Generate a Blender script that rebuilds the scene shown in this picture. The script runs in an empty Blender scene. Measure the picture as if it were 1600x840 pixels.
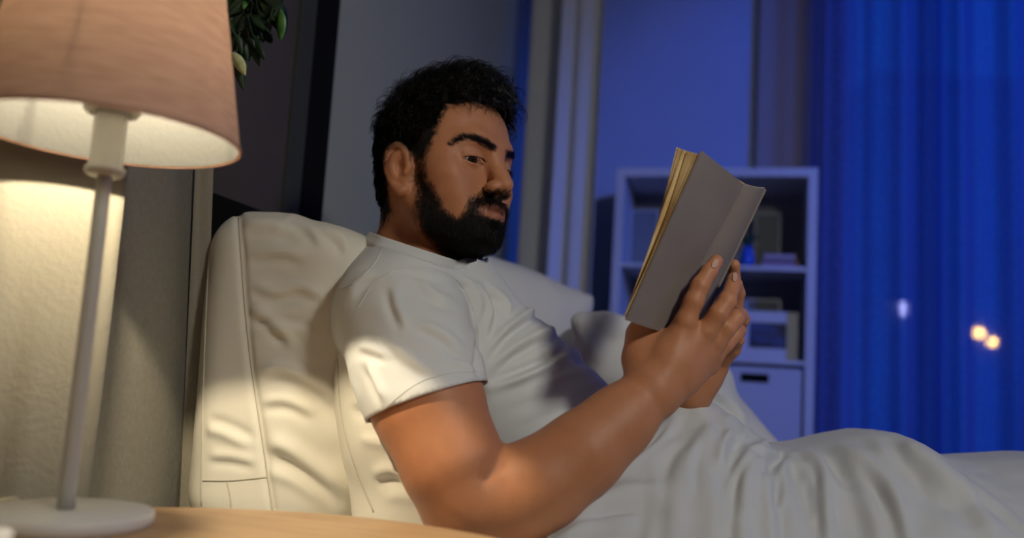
import bpy, bmesh, math, random
import numpy as np
from mathutils import Vector, Matrix
from mathutils.bvhtree import BVHTree

S = bpy.context.scene
COL = S.collection
rng = np.random.default_rng(7)
random.seed(7)

# ---------------------------------------------------------------- camera
FPX = 1400.0
YAW, PITCH, ROLL = math.radians(15), math.radians(6.9), 0.06
POS = np.array([0, 0, 0.70])
_f = np.array([-math.sin(YAW)*math.cos(PITCH), math.cos(YAW)*math.cos(PITCH), math.sin(PITCH)])
_r0 = np.array([math.cos(YAW), math.sin(YAW), 0.0]); _u0 = np.cross(_r0, _f)
CR = math.cos(ROLL)*_r0 + math.sin(ROLL)*_u0
CU = -math.sin(ROLL)*_r0 + math.cos(ROLL)*_u0
CF = _f
cd = bpy.data.cameras.new('camera'); cam = bpy.data.objects.new('camera', cd); COL.objects.link(cam)
cam.matrix_world = Matrix([[CR[0], CU[0], -CF[0], POS[0]], [CR[1], CU[1], -CF[1], POS[1]], [CR[2], CU[2], -CF[2], POS[2]], [0, 0, 0, 1]])
cd.sensor_width = 36; cd.lens = FPX/1600*36; cd.clip_start = 0.02; cd.clip_end = 500
cd.dof.use_dof = True; cd.dof.focus_distance = 1.14; cd.dof.aperture_fstop = 2.0
S.camera = cam

def W(px, py, d):
    """the point in the room seen at pixel (px, py) of the 1600x840 photograph, d metres deep"""
    return POS + d*(CF + (px-800)/FPX*CR + (420-py)/FPX*CU)
def proj(p):
    q = np.asarray(p)-POS; d = q@CF
    return np.stack([800+FPX*(q@CR)/d, 420-FPX*(q@CU)/d], -1), d

# ---------------------------------------------------------------- light and exposure
S.view_settings.view_transform = 'Standard'; S.view_settings.look = 'None'
S.view_settings.gamma = 1; S.view_settings.use_curve_mapping = False
S.view_settings.exposure = 0.0
S.cycles.use_denoising = True
S.cycles.max_bounces = 8
S.cycles.transparent_max_bounces = 12
wd = bpy.data.worlds.new('night_sky'); S.world = wd; wd.use_nodes = True
bg = wd.node_tree.nodes['Background']; bg.inputs[0].default_value = (0.0012, 0.052, 0.38, 1); bg.inputs[1].default_value = 1.25

def area(name, loc, target, size, power, color, size_y=None, spread=None):
    l = bpy.data.lights.new(name, 'AREA'); l.energy = power; l.color = color; l.size = size
    if size_y: l.shape = 'RECTANGLE'; l.size_y = size_y
    if spread: l.spread = spread
    o = bpy.data.objects.new(name, l); COL.objects.link(o); o.location = loc
    o.rotation_euler = (Vector(target)-Vector(loc)).to_track_quat('-Z', 'Y').to_euler()
    return o
# unseen neutral key lamp, set by the book's shadow, and two added blue lamps
area('neutral_key_light', (0.98, -0.12, 1.72), (-0.12, 1.25, 0.80), 0.24, 4.4, (1.0, 0.985, 0.90), spread=math.radians(100))
def spot(name, loc, target, power, color, angle, blend, r):
    l = bpy.data.lights.new(name, 'SPOT'); l.energy = power; l.color = color; l.spot_size = math.radians(angle); l.spot_blend = blend; l.shadow_soft_size = r
    o = bpy.data.objects.new(name, l); COL.objects.link(o); o.location = loc
    o.rotation_euler = (Vector(target)-Vector(loc)).to_track_quat('-Z', 'Y').to_euler()
spot('blue_wall_fill', (1.55, 0.9, 1.75), (0.55, 2.9, 1.15), 135, (0.02, 0.125, 1.0), 62, .55, .12)  # blue spot added out of view to wash the back wall and shelf
area('blue_side_fill', (2.35, 1.8, 1.45), (-0.2, 1.9, 0.8), 1.2, 2.0, (0.10, 0.13, 1.0), 1.2)  # blue area lamp added just inside the unseen side window

# ---------------------------------------------------------------- materials
def mat(name, col, rough=0.6, **kw):
    m = bpy.data.materials.new(name); m.use_nodes = True
    b = m.node_tree.nodes['Principled BSDF']
    b.inputs['Base Color'].default_value = (*col, 1); b.inputs['Roughness'].default_value = rough
    for k, v in kw.items():
        b.inputs[k.replace('_', ' ')].default_value = v
    return m
def nd(m, t, **kw):
    n = m.node_tree.nodes.new(t)
    for k, v in kw.items(): setattr(n, k, v)
    return n
def lk(m, a, b): m.node_tree.links.new(a, b)
def bsdf(m): return m.node_tree.nodes['Principled BSDF']
def bump(m, scale, strength, dist=0.001, kind='ShaderNodeTexNoise', stretch=None, detail=4):
    t = nd(m, kind); t.inputs['Scale'].default_value = scale
    if 'Detail' in t.inputs: t.inputs['Detail'].default_value = detail
    c = nd(m, 'ShaderNodeTexCoord')
    src = c.outputs['Object']
    if stretch:
        mp = nd(m, 'ShaderNodeMapping'); mp.inputs['Scale'].default_value = stretch
        lk(m, src, mp.inputs[0]); src = mp.outputs[0]
    lk(m, src, t.inputs['Vector'])
    b = nd(m, 'ShaderNodeBump'); b.inputs['Strength'].default_value = strength; b.inputs['Distance'].default_value = dist
    prev = bsdf(m).inputs['Normal'].links
    if prev: lk(m, prev[0].from_socket, b.inputs['Normal'])
    lk(m, t.outputs[0], b.inputs['Height']); lk(m, b.outputs[0], bsdf(m).inputs['Normal'])
    return t
def mottle(m, scale, c1, c2, lo=0.35, hi=0.65, stretch=None, detail=5):
    t = nd(m, 'ShaderNodeTexNoise'); t.inputs['Scale'].default_value = scale; t.inputs['Detail'].default_value = detail
    c = nd(m, 'ShaderNodeTexCoord'); src = c.outputs['Object']
    if stretch:
        mp = nd(m, 'ShaderNodeMapping'); mp.inputs['Scale'].default_value = stretch
        lk(m, src, mp.inputs[0]); src = mp.outputs[0]
    lk(m, src, t.inputs['Vector'])
    r = nd(m, 'ShaderNodeValToRGB'); e = r.color_ramp.elements
    e[0].position = lo; e[0].color = (*c1, 1); e[1].position = hi; e[1].color = (*c2, 1)
    lk(m, t.outputs[0], r.inputs[0]); lk(m, r.outputs[0], bsdf(m).inputs['Base Color'])
    return r

# ---------------------------------------------------------------- object helpers
def tag(o, label=None, cat=None, group=None, kind=None):
    if label: o['label'] = label
    if cat: o['category'] = cat
    if group: o['group'] = group
    if kind: o['kind'] = kind
    return o
def empty(name, loc, label, cat, group=None):
    o = bpy.data.objects.new(name, None); COL.objects.link(o); o.location = loc; o.empty_display_size = 0.05
    return tag(o, label, cat, group)
def link(name, me, m=None, parent=None, smooth=True):
    o = bpy.data.objects.new(name, me); COL.objects.link(o)
    if m is not None: me.materials.append(m)
    if smooth and len(me.polygons): me.polygons.foreach_set('use_smooth', np.ones(len(me.polygons), bool))
    if parent is not None:
        o.parent = parent
        q = parent; M = Matrix.Identity(4)
        while q is not None:
            M = Matrix.Translation(q.location) @ M; q = q.parent
        o.matrix_parent_inverse = M.inverted()
    return o
def mesh_np(name, v, faces):
    me = bpy.data.meshes.new(name)
    v = np.asarray(v, np.float32)
    if isinstance(faces, np.ndarray):
        n, k = faces.shape
        me.vertices.add(len(v)); me.vertices.foreach_set('co', v.ravel())
        me.loops.add(n*k); me.loops.foreach_set('vertex_index', faces.astype(np.int32).ravel())
        me.polygons.add(n); me.polygons.foreach_set('loop_start', np.arange(0, n*k, k, dtype=np.int32))
        me.update(calc_edges=True); me.validate()
    else:
        me.from_pydata(v.tolist(), [], faces); me.update()
    return me
def tube_np(pts, rad, n=8, closed=False, caps=True):
    """a tube of n sides along pts, rad a number or one per point: (verts, quads+caps)"""
    pts = np.asarray(pts, float); m = len(pts); rad = np.broadcast_to(rad, (m,))
    if closed: tg = np.roll(pts, -1, 0)-np.roll(pts, 1, 0)
    else: tg = np.gradient(pts, axis=0)
    tg /= np.linalg.norm(tg, axis=1)[:, None]+1e-12
    up = np.array([0, 0, 1.0]) if abs(tg[0][2]) < 0.9 else np.array([1.0, 0, 0])
    V = []; a0 = np.cross(tg[0], up)
    for i in range(m):
        a = a0-tg[i]*(a0@tg[i]); a /= np.linalg.norm(a)+1e-12; a0 = a; b = np.cross(tg[i], a)
        th = np.arange(n)*2*math.pi/n
        V.append(pts[i]+rad[i]*(np.cos(th)[:, None]*a+np.sin(th)[:, None]*b))
    V = np.concatenate(V); Fc = []
    for i in range(m if closed else m-1):
        j = (i+1) % m
        for k in range(n): Fc.append((i*n+k, i*n+(k+1) % n, j*n+(k+1) % n, j*n+k))
    if caps and not closed:
        Fc.append(tuple(range(n-1, -1, -1))); Fc.append(tuple((m-1)*n+k for k in range(n)))
    return V, Fc
def smooth_path(pts, n=24):
    """Catmull-Rom through pts"""
    p = np.asarray(pts, float); p = np.vstack([2*p[0]-p[1], p, 2*p[-1]-p[-2]]); out = []
    segs = len(p)-3
    for t in np.linspace(0, segs-1e-9, n):
        i = int(t); u = t-i; a, b, c, d = p[i:i+4]
        out.append(0.5*((2*b)+(-a+c)*u+(2*a-5*b+4*c-d)*u*u+(-a+3*b-3*c+d)*u**3))
    return np.array(out)
class MB:
    """collects shapes, links them as ONE mesh object"""
    def __init__(s): s.v = []; s.f = []
    def add(s, v, f):
        o = len(s.v); s.v.extend(np.asarray(v).tolist()); s.f.extend([tuple(int(i)+o for i in q) for q in f]); return s
    def box(s, a, b):
        (x0, y0, z0), (x1, y1, z1) = a, b
        return s.add([(x0,y0,z0),(x1,y0,z0),(x1,y1,z0),(x0,y1,z0),(x0,y0,z1),(x1,y0,z1),(x1,y1,z1),(x0,y1,z1)],
                     [(0,3,2,1),(4,5,6,7),(0,1,5,4),(1,2,6,5),(2,3,7,6),(3,0,4,7)])
    def tube(s, pts, r, n=10, **k): return s.add(*tube_np(pts, r, n, **k))
    def lathe(s, prof, c=(0,0,0), n=48, close=False):
        c = np.asarray(c); v = []; m = len(prof); f = []
        for r, z in prof:
            th = np.arange(n)*2*math.pi/n
            v += [tuple(c+np.array([r*math.cos(t), r*math.sin(t), z])) for t in th]
        for i in range(m if close else m-1):
            j = (i+1) % m
            for k in range(n): f.append((i*n+k, i*n+(k+1) % n, j*n+(k+1) % n, j*n+k))
        return s.add(v, f)
    def build(s, name, m, parent=None, smooth=False, bevel=0, seg=2, angle=None):
        me = bpy.data.meshes.new(name); me.from_pydata(s.v, [], s.f); me.update()
        bm = bmesh.new(); bm.from_mesh(me); bmesh.ops.recalc_face_normals(bm, faces=bm.faces); bm.to_mesh(me); bm.free()
        o = link(name, me, m, parent, smooth)
        if bevel:
            b = o.modifiers.new('b', 'BEVEL'); b.width = bevel; b.segments = seg; b.limit_method = 'ANGLE'; b.angle_limit = math.radians(35)
        return o

# ---------------------------------------------------------------- implicit modelling: smooth unions meshed by surface nets
def smin(a, b, k):
    if k <= 0: return np.minimum(a, b)
    h = np.maximum(k-np.abs(a-b), 0)/k
    return np.minimum(a, b)-h*h*k*0.25
class SDF:
    def __init__(s): s.p = []
    def _add(s, op, fn, c, r, k): s.p.append((op, fn, np.asarray(c, float), r, k)); return s
    def cone(s, a, b, ra, rb, k=0.01, op='u'):
        a = np.asarray(a, float); b = np.asarray(b, float); ab = b-a; L2 = max(ab@ab, 1e-12)
        def fn(P):
            t = np.clip(((P-a)@ab)/L2, 0, 1)
            return np.linalg.norm(P-a-t[..., None]*ab, axis=-1)-(ra+(rb-ra)*t)
        return s._add(op, fn, (a+b)/2, math.sqrt(L2)/2+max(ra, rb), k)
    def path(s, pts, rads, k=0.006, op='u'):
        for i in range(len(pts)-1): s.cone(pts[i], pts[i+1], rads[i], rads[i+1], k, op)
        return s
    def ell(s, c, r, M=None, k=0.01, op='u'):
        c = np.asarray(c, float); r = np.asarray(r, float); M = np.eye(3) if M is None else np.asarray(M)
        def fn(P):
            q = (P-c)@M
            k0 = np.linalg.norm(q/r, axis=-1); k1 = np.linalg.norm(q/(r*r), axis=-1)+1e-9
            return k0*(k0-1)/k1
        return s._add(op, fn, c, float(max(r)), k)
    def box(s, c, half, rnd, M=None, k=0.01, op='u', bulge=0):
        c = np.asarray(c, float); h = np.asarray(half, float); M = np.eye(3) if M is None else np.asarray(M)
        def fn(P):
            q0 = (P-c)@M; q = np.abs(q0)-(h-rnd)
            if bulge:
                u = np.clip(1-(q0[..., 0]/h[0])**2, 0, 1)*np.clip(1-(q0[..., 1]/h[1])**2, 0, 1)
                q[..., 2] -= bulge*u
            return np.linalg.norm(np.maximum(q, 0), axis=-1)+np.minimum(q.max(-1), 0)-rnd
        return s._add(op, fn, c, float(np.linalg.norm(h))+bulge, k)
    def disp(s, pts, w, amp):
        """adds (amp>0) or carves a ridge of width w along pts"""
        pts = np.asarray(pts, float)
        if pts.ndim == 1: pts = pts[None]
        def fn(P):
            if len(pts) == 1: d = np.linalg.norm(P-pts[0], axis=-1)
            else:
                d = None
                for a, b in zip(pts[:-1], pts[1:]):
                    ab = b-a; t = np.clip(((P-a)@ab)/max(ab@ab, 1e-12), 0, 1)
                    e = np.linalg.norm(P-a-t[..., None]*ab, axis=-1); d = e if d is None else np.minimum(d, e)
            return amp*np.exp(-(d/w)**2)
        c = pts.mean(0); return s._add('d', fn, c, float(np.linalg.norm(pts-c, axis=1).max())+2.4*w, 0)
    def half(s, p, n, k=0.0):
        """keeps the side of the plane that n points away from"""
        p = np.asarray(p, float); n = np.asarray(n, float)/np.linalg.norm(n)
        return s._add('x', lambda P: (P-p)@n, p, 1e3, k)
    def custom(s, op, fn, c, r, k=0.0): return s._add(op, fn, c, r, k)
    @staticmethod
    def ev(P, prims):
        d = np.full(P.shape[:-1], 0.5, np.float64)
        for op, fn, c, r, k in prims:
            v = fn(P)
            if op == 'u': d = smin(d, v, k)
            elif op == 's': d = -smin(-d, v, k)
            elif op == 'x': d = -smin(-d, -v, k)
            else: d = d-v
        return d
    def mesh(s, h, nb=12):
        lo = np.min([c-r for op, fn, c, r, k in s.p if op == 'u'], 0)-3*h; hi = np.max([c+r for op, fn, c, r, k in s.p if op == 'u'], 0)+3*h
        n = np.ceil((hi-lo)/(h*nb)).astype(int); N = n*nb
        G = np.ones(N, np.float32); half = nb*h*0.5; diag = half*math.sqrt(3)
        cs = np.stack(np.meshgrid(*[lo[i]+(np.arange(n[i])+0.5)*nb*h for i in range(3)], indexing='ij'), -1)
        D = s.ev(cs, s.p)
        off = np.stack(np.meshgrid(*[np.arange(nb)*h]*3, indexing='ij'), -1)
        kmax = max([k for *_, k in s.p])
        for i in range(n[0]):
            for j in range(n[1]):
                for l in range(n[2]):
                    sl = (slice(i*nb, i*nb+nb), slice(j*nb, j*nb+nb), slice(l*nb, l*nb+nb))
                    if abs(D[i, j, l]) > diag*1.7+0.008:
                        G[sl] = 1 if D[i, j, l] > 0 else -1; continue
                    c0 = cs[i, j, l]
                    pr = [p for p in s.p if np.linalg.norm(p[2]-c0) < p[3]+diag+p[4]+2*h+0.004]
                    P = lo+np.array([i, j, l])*nb*h+off
                    G[sl] = s.ev(P, pr)
        return nets(G, lo, h)
def nets(G, lo, h):
    sg = G < 0; N = G.shape
    c = np.zeros([x-1 for x in N], np.uint8)
    for dx in (0, 1):
        for dy in (0, 1):
            for dz in (0, 1): c += sg[dx:N[0]-1+dx, dy:N[1]-1+dy, dz:N[2]-1+dz]
    act = np.argwhere((c > 0) & (c < 8)); idx = np.full(c.shape, -1, np.int32); idx[tuple(act.T)] = np.arange(len(act))
    acc = np.zeros((len(act), 3)); cnt = np.zeros(len(act)); C8 = [(a, b, d) for a in (0, 1) for b in (0, 1) for d in (0, 1)]
    for a in C8:
        for ax in range(3):
            if a[ax]: continue
            b = list(a); b[ax] = 1
            va = G[tuple((act+a).T)]; vb = G[tuple((act+b).T)]; m = (va < 0) != (vb < 0)
            t = np.where(m, va/np.where(m, va-vb, 1), 0); q = np.tile(np.array(a, float), (len(act), 1)); q[:, ax] += t
            acc[m] += q[m]; cnt[m] += 1
    V = lo+h*(act+acc/np.maximum(cnt, 1)[:, None])
    quads = []
    for ax in range(3):
        o1, o2 = [x for x in range(3) if x != ax]
        sl0 = [slice(1, None)]*3; sl1 = [slice(1, None)]*3
        sl0[ax] = slice(0, N[ax]-1); sl1[ax] = slice(1, N[ax])
        for o in (o1, o2): sl0[o] = slice(1, N[o]-1); sl1[o] = slice(1, N[o]-1)
        a, b = sg[tuple(sl0)], sg[tuple(sl1)]
        e = np.argwhere(a != b); flip = a[tuple(e.T)]
        base = e.copy(); base[:, o1] += 1; base[:, o2] += 1
        q = []
        for (u, v) in ((0, 0), (1, 0), (1, 1), (0, 1)):
            p = base.copy(); p[:, o1] -= u; p[:, o2] -= v; q.append(idx[tuple(p.T)])
        q = np.stack(q, 1)
        fl = flip if ax != 1 else ~flip
        q[~fl] = q[~fl][:, ::-1]
        quads.append(q)
    Q = np.concatenate(quads); Q = Q[(Q >= 0).all(1)]
    return V, Q
def vnormals(V, Q):
    n = np.cross(V[Q[:, 2]]-V[Q[:, 0]], V[Q[:, 3]]-V[Q[:, 1]]); N = np.zeros_like(V)
    for k in range(4): np.add.at(N, Q[:, k], n)
    return N/(np.linalg.norm(N, axis=1)[:, None]+1e-12)
def relax(V, Q, it=2, lam=0.5):
    for _ in range(it):
        A = np.zeros_like(V); c = np.zeros(len(V))
        for k in range(4):
            np.add.at(A, Q[:, k], V[Q[:, (k+1) % 4]]+V[Q[:, (k-1) % 4]]); np.add.at(c, Q[:, k], 2)
        V = V+lam*(A/np.maximum(c, 1)[:, None]-V)
    return V
def drop(V, Q, keepv):
    """keeps the faces whose vertices all satisfy keepv"""
    Q = Q[keepv[Q].all(1)]; u = np.unique(Q); m = np.full(len(V), -1); m[u] = np.arange(len(u))
    return V[u], m[Q]
def fold(px, N, poly, w, amp, side=0.0, taper=0.25, face=None):
    """height of a fold along a polyline traced over the surface: px (n,2) where each vertex is seen"""
    poly = smooth_path(poly, 4*len(poly)); best = np.full(len(px), 1e9); sd = np.zeros(len(px)); tt = np.zeros(len(px)); L = len(poly)-1
    for i in range(L):
        a, b = poly[i], poly[i+1]; ab = b-a; t = np.clip(((px-a)@ab)/(ab@ab+1e-9), 0, 1); q = px-a-t[:, None]*ab
        d = np.hypot(q[:, 0], q[:, 1]); m = d < best
        best[m] = d[m]; tt[m] = ((i+t)/L)[m]; sd[m] = (ab[0]*q[:, 1]-ab[1]*q[:, 0])[m]/np.hypot(*ab)
    e = np.minimum(1, np.minimum(tt, 1-tt)/taper); e = e*e*(3-2*e)
    g = np.exp(-(best/w)**2)
    if side: g = g-0.75*np.exp(-((sd-side*1.5*w)/(w*0.9))**2)*np.exp(-(best/(3*w))**4)
    return amp*e*g
def vnoise(P, seed=0):
    """smooth value noise, about -1..1"""
    P = np.asarray(P, float); i = np.floor(P).astype(np.int64); f = P-i; f = f*f*(3-2*f); out = 0
    for dx in (0, 1):
        for dy in (0, 1):
            for dz in (0, 1):
                h = (i[..., 0]+dx)*374761393+(i[..., 1]+dy)*668265263+(i[..., 2]+dz)*2147483647+seed*974711
                h = (h ^ (h >> 13))*1274126177 & 0x7fffffff; h = (h ^ (h >> 16)) & 0xffff
                w = (f[..., 0] if dx else 1-f[..., 0])*(f[..., 1] if dy else 1-f[..., 1])*(f[..., 2] if dz else 1-f[..., 2])
                out = out+w*(h/32767.5-1)
    return out
def inpoly(P, poly, soft=0.0):
    """signed distance in pixels to a polygon, >0 inside"""
    poly = np.asarray(poly, float); x, y = P[:, 0], P[:, 1]; ins = np.zeros(len(P), bool); dm = np.full(len(P), 1e9); n = len(poly)
    for i in range(n):
        a, b = poly[i], poly[(i+1) % n]
        c = ((a[1] > y) != (b[1] > y)) & (x < (b[0]-a[0])*(y-a[1])/(b[1]-a[1]+1e-12)+a[0]); ins ^= c
        ab = b-a; t = np.clip(((P-a)@ab)/(ab@ab+1e-9), 0, 1); dm = np.minimum(dm, np.linalg.norm(P-a-t[:, None]*ab, axis=1))
    return np.where(ins, dm, -dm)
def bvh_of(V, Q): return BVHTree.FromPolygons([Vector(v) for v in V], [tuple(int(i) for i in q) for q in Q])
def cast(bvh, px, py, lift=0.0):
    d = Vector(W(px, py, 1.0)-POS).normalized(); h = bvh.ray_cast(Vector(POS), d)
    if h[0] is None: return None
    n = h[1] if h[1].dot(d) < 0 else -h[1]
    return np.array(h[0]+n*lift), np.array(n)
def trace(bvh, pts, lift=0.0, n=40):
    out = []
    for p in smooth_path(pts, n):
        c = cast(bvh, p[0], p[1], lift)
        if c is not None: out.append(c[0])
    return np.array(out)
# ---------------------------------------------------------------- the room
XH, YB, XR, YN, ZC = -0.79, 2.95, 2.45, -1.3, 2.45
paint = mat('wall_paint', (.50, .51, .50), .85); bump(paint, 220, .12, .0006); mottle(paint, 3, (.49, .50, .49), (.53, .54, .53))
headp = mat('grey_wall_paint', (.365, .38, .315), .85); bump(headp, 220, .12, .0006); mottle(headp, 3, (.355, .37, .305), (.375, .39, .325))
backp = mat('blue_lit_wall_paint', (.33, .38, .52), .85); bump(backp, 220, .12, .0006); mottle(backp, 3, (.32, .37, .51), (.34, .39, .53))  # blue light on the wall is put partly into the paint colour
ceilm = mat('ceiling_paint', (.75, .75, .73), .9); bump(ceilm, 150, .1, .0005)
whitem = mat('white_lacquer', (.46, .46, .48), .5); mottle(whitem, 6, (.44, .44, .46), (.48, .48, .50))
def on_x(px, py, X=XH):
    d = W(px, py, 1)-POS; return POS+d*(X-POS[0])/d[0]
def on_y(px, py, Y=YB):
    d = W(px, py, 1)-POS; return POS+d*(Y-POS[1])/d[1]
def struct(name, mb, m, **k):
    o = mb.build(name, m, **k); tag(o, kind='structure'); return o
floorm = mat('oak_floor', (.30, .19, .11), .45); mottle(floorm, 4, (.24, .15, .085), (.36, .23, .13), stretch=(1, 9, 1)); bump(floorm, 12, .2, .001, stretch=(1, 12, 1))
struct('floor', MB().box((XH-.15, YN-.1, -.08), (XR+.1, YB+.1, 0)), floorm)
struct('ceiling', MB().box((XH-.15, YN-.1, ZC), (XR+.1, YB+.1, ZC+.1)), ceilm)
struct('wall_head', MB().box((XH-.12, YN-.1, 0), (XH, YB+.12, ZC)), headp)
struct('wall_near', MB().box((XH, YN-.1, 0), (XR, YN, ZC)), paint)
struct('wall_foot', MB().box((XR, YN-.1, 0), (XR+.1, .9, ZC)).box((XR, 2.6, 0), (XR+.1, YB+.1, ZC)).box((XR, .9, 0), (XR+.1, 2.6, .75)).box((XR, .9, 2.2), (XR+.1, 2.6, ZC)), paint)
WX0, WX1, WZ0, WZ1 = .235, 1.95, .22, 2.25
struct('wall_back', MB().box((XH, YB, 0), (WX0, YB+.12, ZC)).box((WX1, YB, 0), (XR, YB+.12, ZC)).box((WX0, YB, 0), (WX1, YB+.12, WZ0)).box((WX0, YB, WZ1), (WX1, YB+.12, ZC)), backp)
framem = mat('window_frame_paint', (.08, .08, .09), .5); bump(framem, 90, .1, .0004)
glass = mat('window_glass', (.9, .95, 1), .02); bsdf(glass).inputs['Transmission Weight'].default_value = 1; bsdf(glass).inputs['IOR'].default_value = 1.02
wf = MB()
for (a, b) in (((WX0, YB+.03, WZ0), (WX0+.05, YB+.09, WZ1)), ((WX1-.05, YB+.03, WZ0), (WX1, YB+.09, WZ1)), ((WX0, YB+.03, WZ0), (WX1, YB+.09, WZ0+.05)), ((WX0, YB+.03, WZ1-.05), (WX1, YB+.09, WZ1)), ((1.12, YB+.03, WZ0), (1.17, YB+.09, WZ1))): wf.box(a, b)
wo = struct('window_1', wf, framem)
MB().box((WX0+.05, YB+.055, WZ0+.05), (WX1-.05, YB+.061, WZ1-.05)).build('window_pane', glass, wo)
w2 = MB()
for (a, b) in (((XR+.02, .9, .75), (XR+.08, .96, 2.2)), ((XR+.02, 2.54, .75), (XR+.08, 2.6, 2.2)), ((XR+.02, .9, .75), (XR+.08, 2.6, .81)), ((XR+.02, .9, 2.14), (XR+.08, 2.6, 2.2))): w2.box(a, b)
w2o = struct('added_window', w2, framem)  # unseen window, added to let blue light in from the right
MB().box((XR+.045, .96, .81), (XR+.051, 2.54, 2.14)).build('window_pane', glass, w2o)
struct('baseboard_back', MB().box((XH, YB-.015, 0), (WX0, YB, .08)), whitem)
# pilaster between the wall and the window
taupe = mat('taupe_paint', (.30, .25, .24), .9); bump(taupe, 60, .15, .001, stretch=(6, 6, 1))
pa, pb = on_y(1183, 200), on_y(1286, 200)
struct('trim_1', MB().box((pa[0], YB-.035, 0), (pb[0], YB, ZC)), taupe)

# the town outside the window
citym = mat('pale_facade', (.7, .7, .75), .9); bump(citym, 2, .3, .02); mottle(citym, .6, (.62, .64, .70), (.74, .75, .8))
def emit(name, col, s):
    m = mat(name, col, .4); bsdf(m).inputs['Emission Color'].default_value = (*col, 1); bsdf(m).inputs['Emission Strength'].default_value = s; return m
def at_y(px, py, Y): d = W(px, py, 1)-POS; return POS+d*Y/d[1]
def building(x0, x1, ytop, D, label, dep=8):
    a, b = W(x0, ytop, D), W(x1, ytop, D); zt_ = (a[2]+b[2])/2; e = empty('apartment_building', (float((a[0]+b[0])/2), float((a[1]+b[1])/2), -6), label, 'building', None)
    back = np.array([-math.sin(YAW), math.cos(YAW), 0])*dep
    def blk(a, b, z0, z1, g, name):
        a = np.array([a[0], a[1], 0.]); b = np.array([b[0], b[1], 0.]); u = (b-a)/np.linalg.norm(b-a)*g; w_ = back/dep*g; c = [a-u-w_, b+u-w_, b+u+back+w_, a-u+back+w_]
        v = [q+[0, 0, z0] for q in c]+[q+[0, 0, z1] for q in c]
        MB().add(v, [(0,3,2,1),(4,5,6,7),(0,1,5,4),(1,2,6,5),(2,3,7,6),(3,0,4,7)]).build(name, citym, e)
    blk(a, b, -6, zt_, 0, 'wall'); blk(a, b, zt_, zt_+.3, .15, 'roof'); return e
b1 = building(1372, 1760, 140, 24, 'tall dark apartment block beyond the blue window')
b2 = building(1290, 1420, 470, 16, 'low dark building beyond the window, left of the tall one')
warm = emit('warm_street_light', (1.0, .52, .11), 14); cool = emit('cool_window_light', (.55, .55, 1.0), 4)
def lit(px, py, D, w, h, m, parent):
    p0_ = W(1372 if parent is b1 else 1290, 140 if parent is b1 else 470, D); f_ = np.array([-math.sin(YAW), math.cos(YAW), 0]); dd_ = W(px, py, 1)-POS; p = POS+dd_*((p0_-POS)@f_)/(dd_@f_); u = np.array([math.cos(YAW), math.sin(YAW), 0]); f_ = np.array([-math.sin(YAW), math.cos(YAW), 0]); k = [p-u*w/2-f_*.06, p+u*w/2-f_*.06, p+u*w/2-f_*.02, p-u*w/2-f_*.02]
    v = [q-[0, 0, h/2] for q in k]+[q+[0, 0, h/2] for q in k]
    return MB().add(v, [(0,3,2,1),(4,5,6,7),(0,1,5,4),(1,2,6,5),(2,3,7,6),(3,0,4,7)]).build('lit_window', m, parent)
lit(1528, 520, 24, .22, .16, warm, b1); lit(1549, 534, 24, .18, .13, warm, b1); lit(1412, 481, 16, .10, .22, cool, b2)

# ---------------------------------------------------------------- curtains
def sheet_mat(name, col, trans, transp=0.0, rough=.9, graze=False):
    m = bpy.data.materials.new(name); m.use_nodes = True; nt = m.node_tree; nt.nodes.remove(nt.nodes['Principled BSDF']); out = nt.nodes['Material Output']
    d = nd(m, 'ShaderNodeBsdfDiffuse'); d.inputs[0].default_value = (*col, 1); t = nd(m, 'ShaderNodeBsdfTranslucent'); t.inputs[0].default_value = (*col, 1)
    mx = nd(m, 'ShaderNodeMixShader'); mx.inputs[0].default_value = trans; lk(m, d.outputs[0], mx.inputs[1]); lk(m, t.outputs[0], mx.inputs[2]); last = mx
    n = nd(m, 'ShaderNodeTexNoise'); n.inputs['Scale'].default_value = 140; n.inputs['Detail'].default_value = 5; c = nd(m, 'ShaderNodeTexCoord'); lk(m, c.outputs['Object'], n.inputs['Vector'])
    bp = nd(m, 'ShaderNodeBump'); bp.inputs['Strength'].default_value = .5; bp.inputs['Distance'].default_value = .002; lk(m, n.outputs[0], bp.inputs['Height']); lk(m, bp.outputs[0], d.inputs['Normal'])
    if transp:
        tr = nd(m, 'ShaderNodeBsdfTransparent'); m2 = nd(m, 'ShaderNodeMixShader')
        mr = nd(m, 'ShaderNodeMapRange'); mr.inputs[1].default_value = .35; mr.inputs[2].default_value = .65; mr.inputs[3].default_value = transp*.7; mr.inputs[4].default_value = min(1, transp*1.3)
        lk(m, n.outputs[0], mr.inputs[0]); fac = mr.outputs[0]
        if graze:      # the threads close up where the cloth turns away
            lw = nd(m, 'ShaderNodeLayerWeight'); lw.inputs[0].default_value = .5; pw = nd(m, 'ShaderNodeMath', operation='SUBTRACT'); pw.inputs[0].default_value = 1.0; lk(m, lw.outputs['Facing'], pw.inputs[1])
            ml_ = nd(m, 'ShaderNodeMath', operation='MULTIPLY'); lk(m, fac, ml_.inputs[0]); lk(m, pw.outputs[0], ml_.inputs[1]); fac = ml_.outputs[0]
        lk(m, fac, m2.inputs[0]); lk(m, last.outputs[0], m2.inputs[1]); lk(m, tr.outputs[0], m2.inputs[2]); last = m2
    lk(m, last.outputs[0], out.inputs[0]); return m
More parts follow.
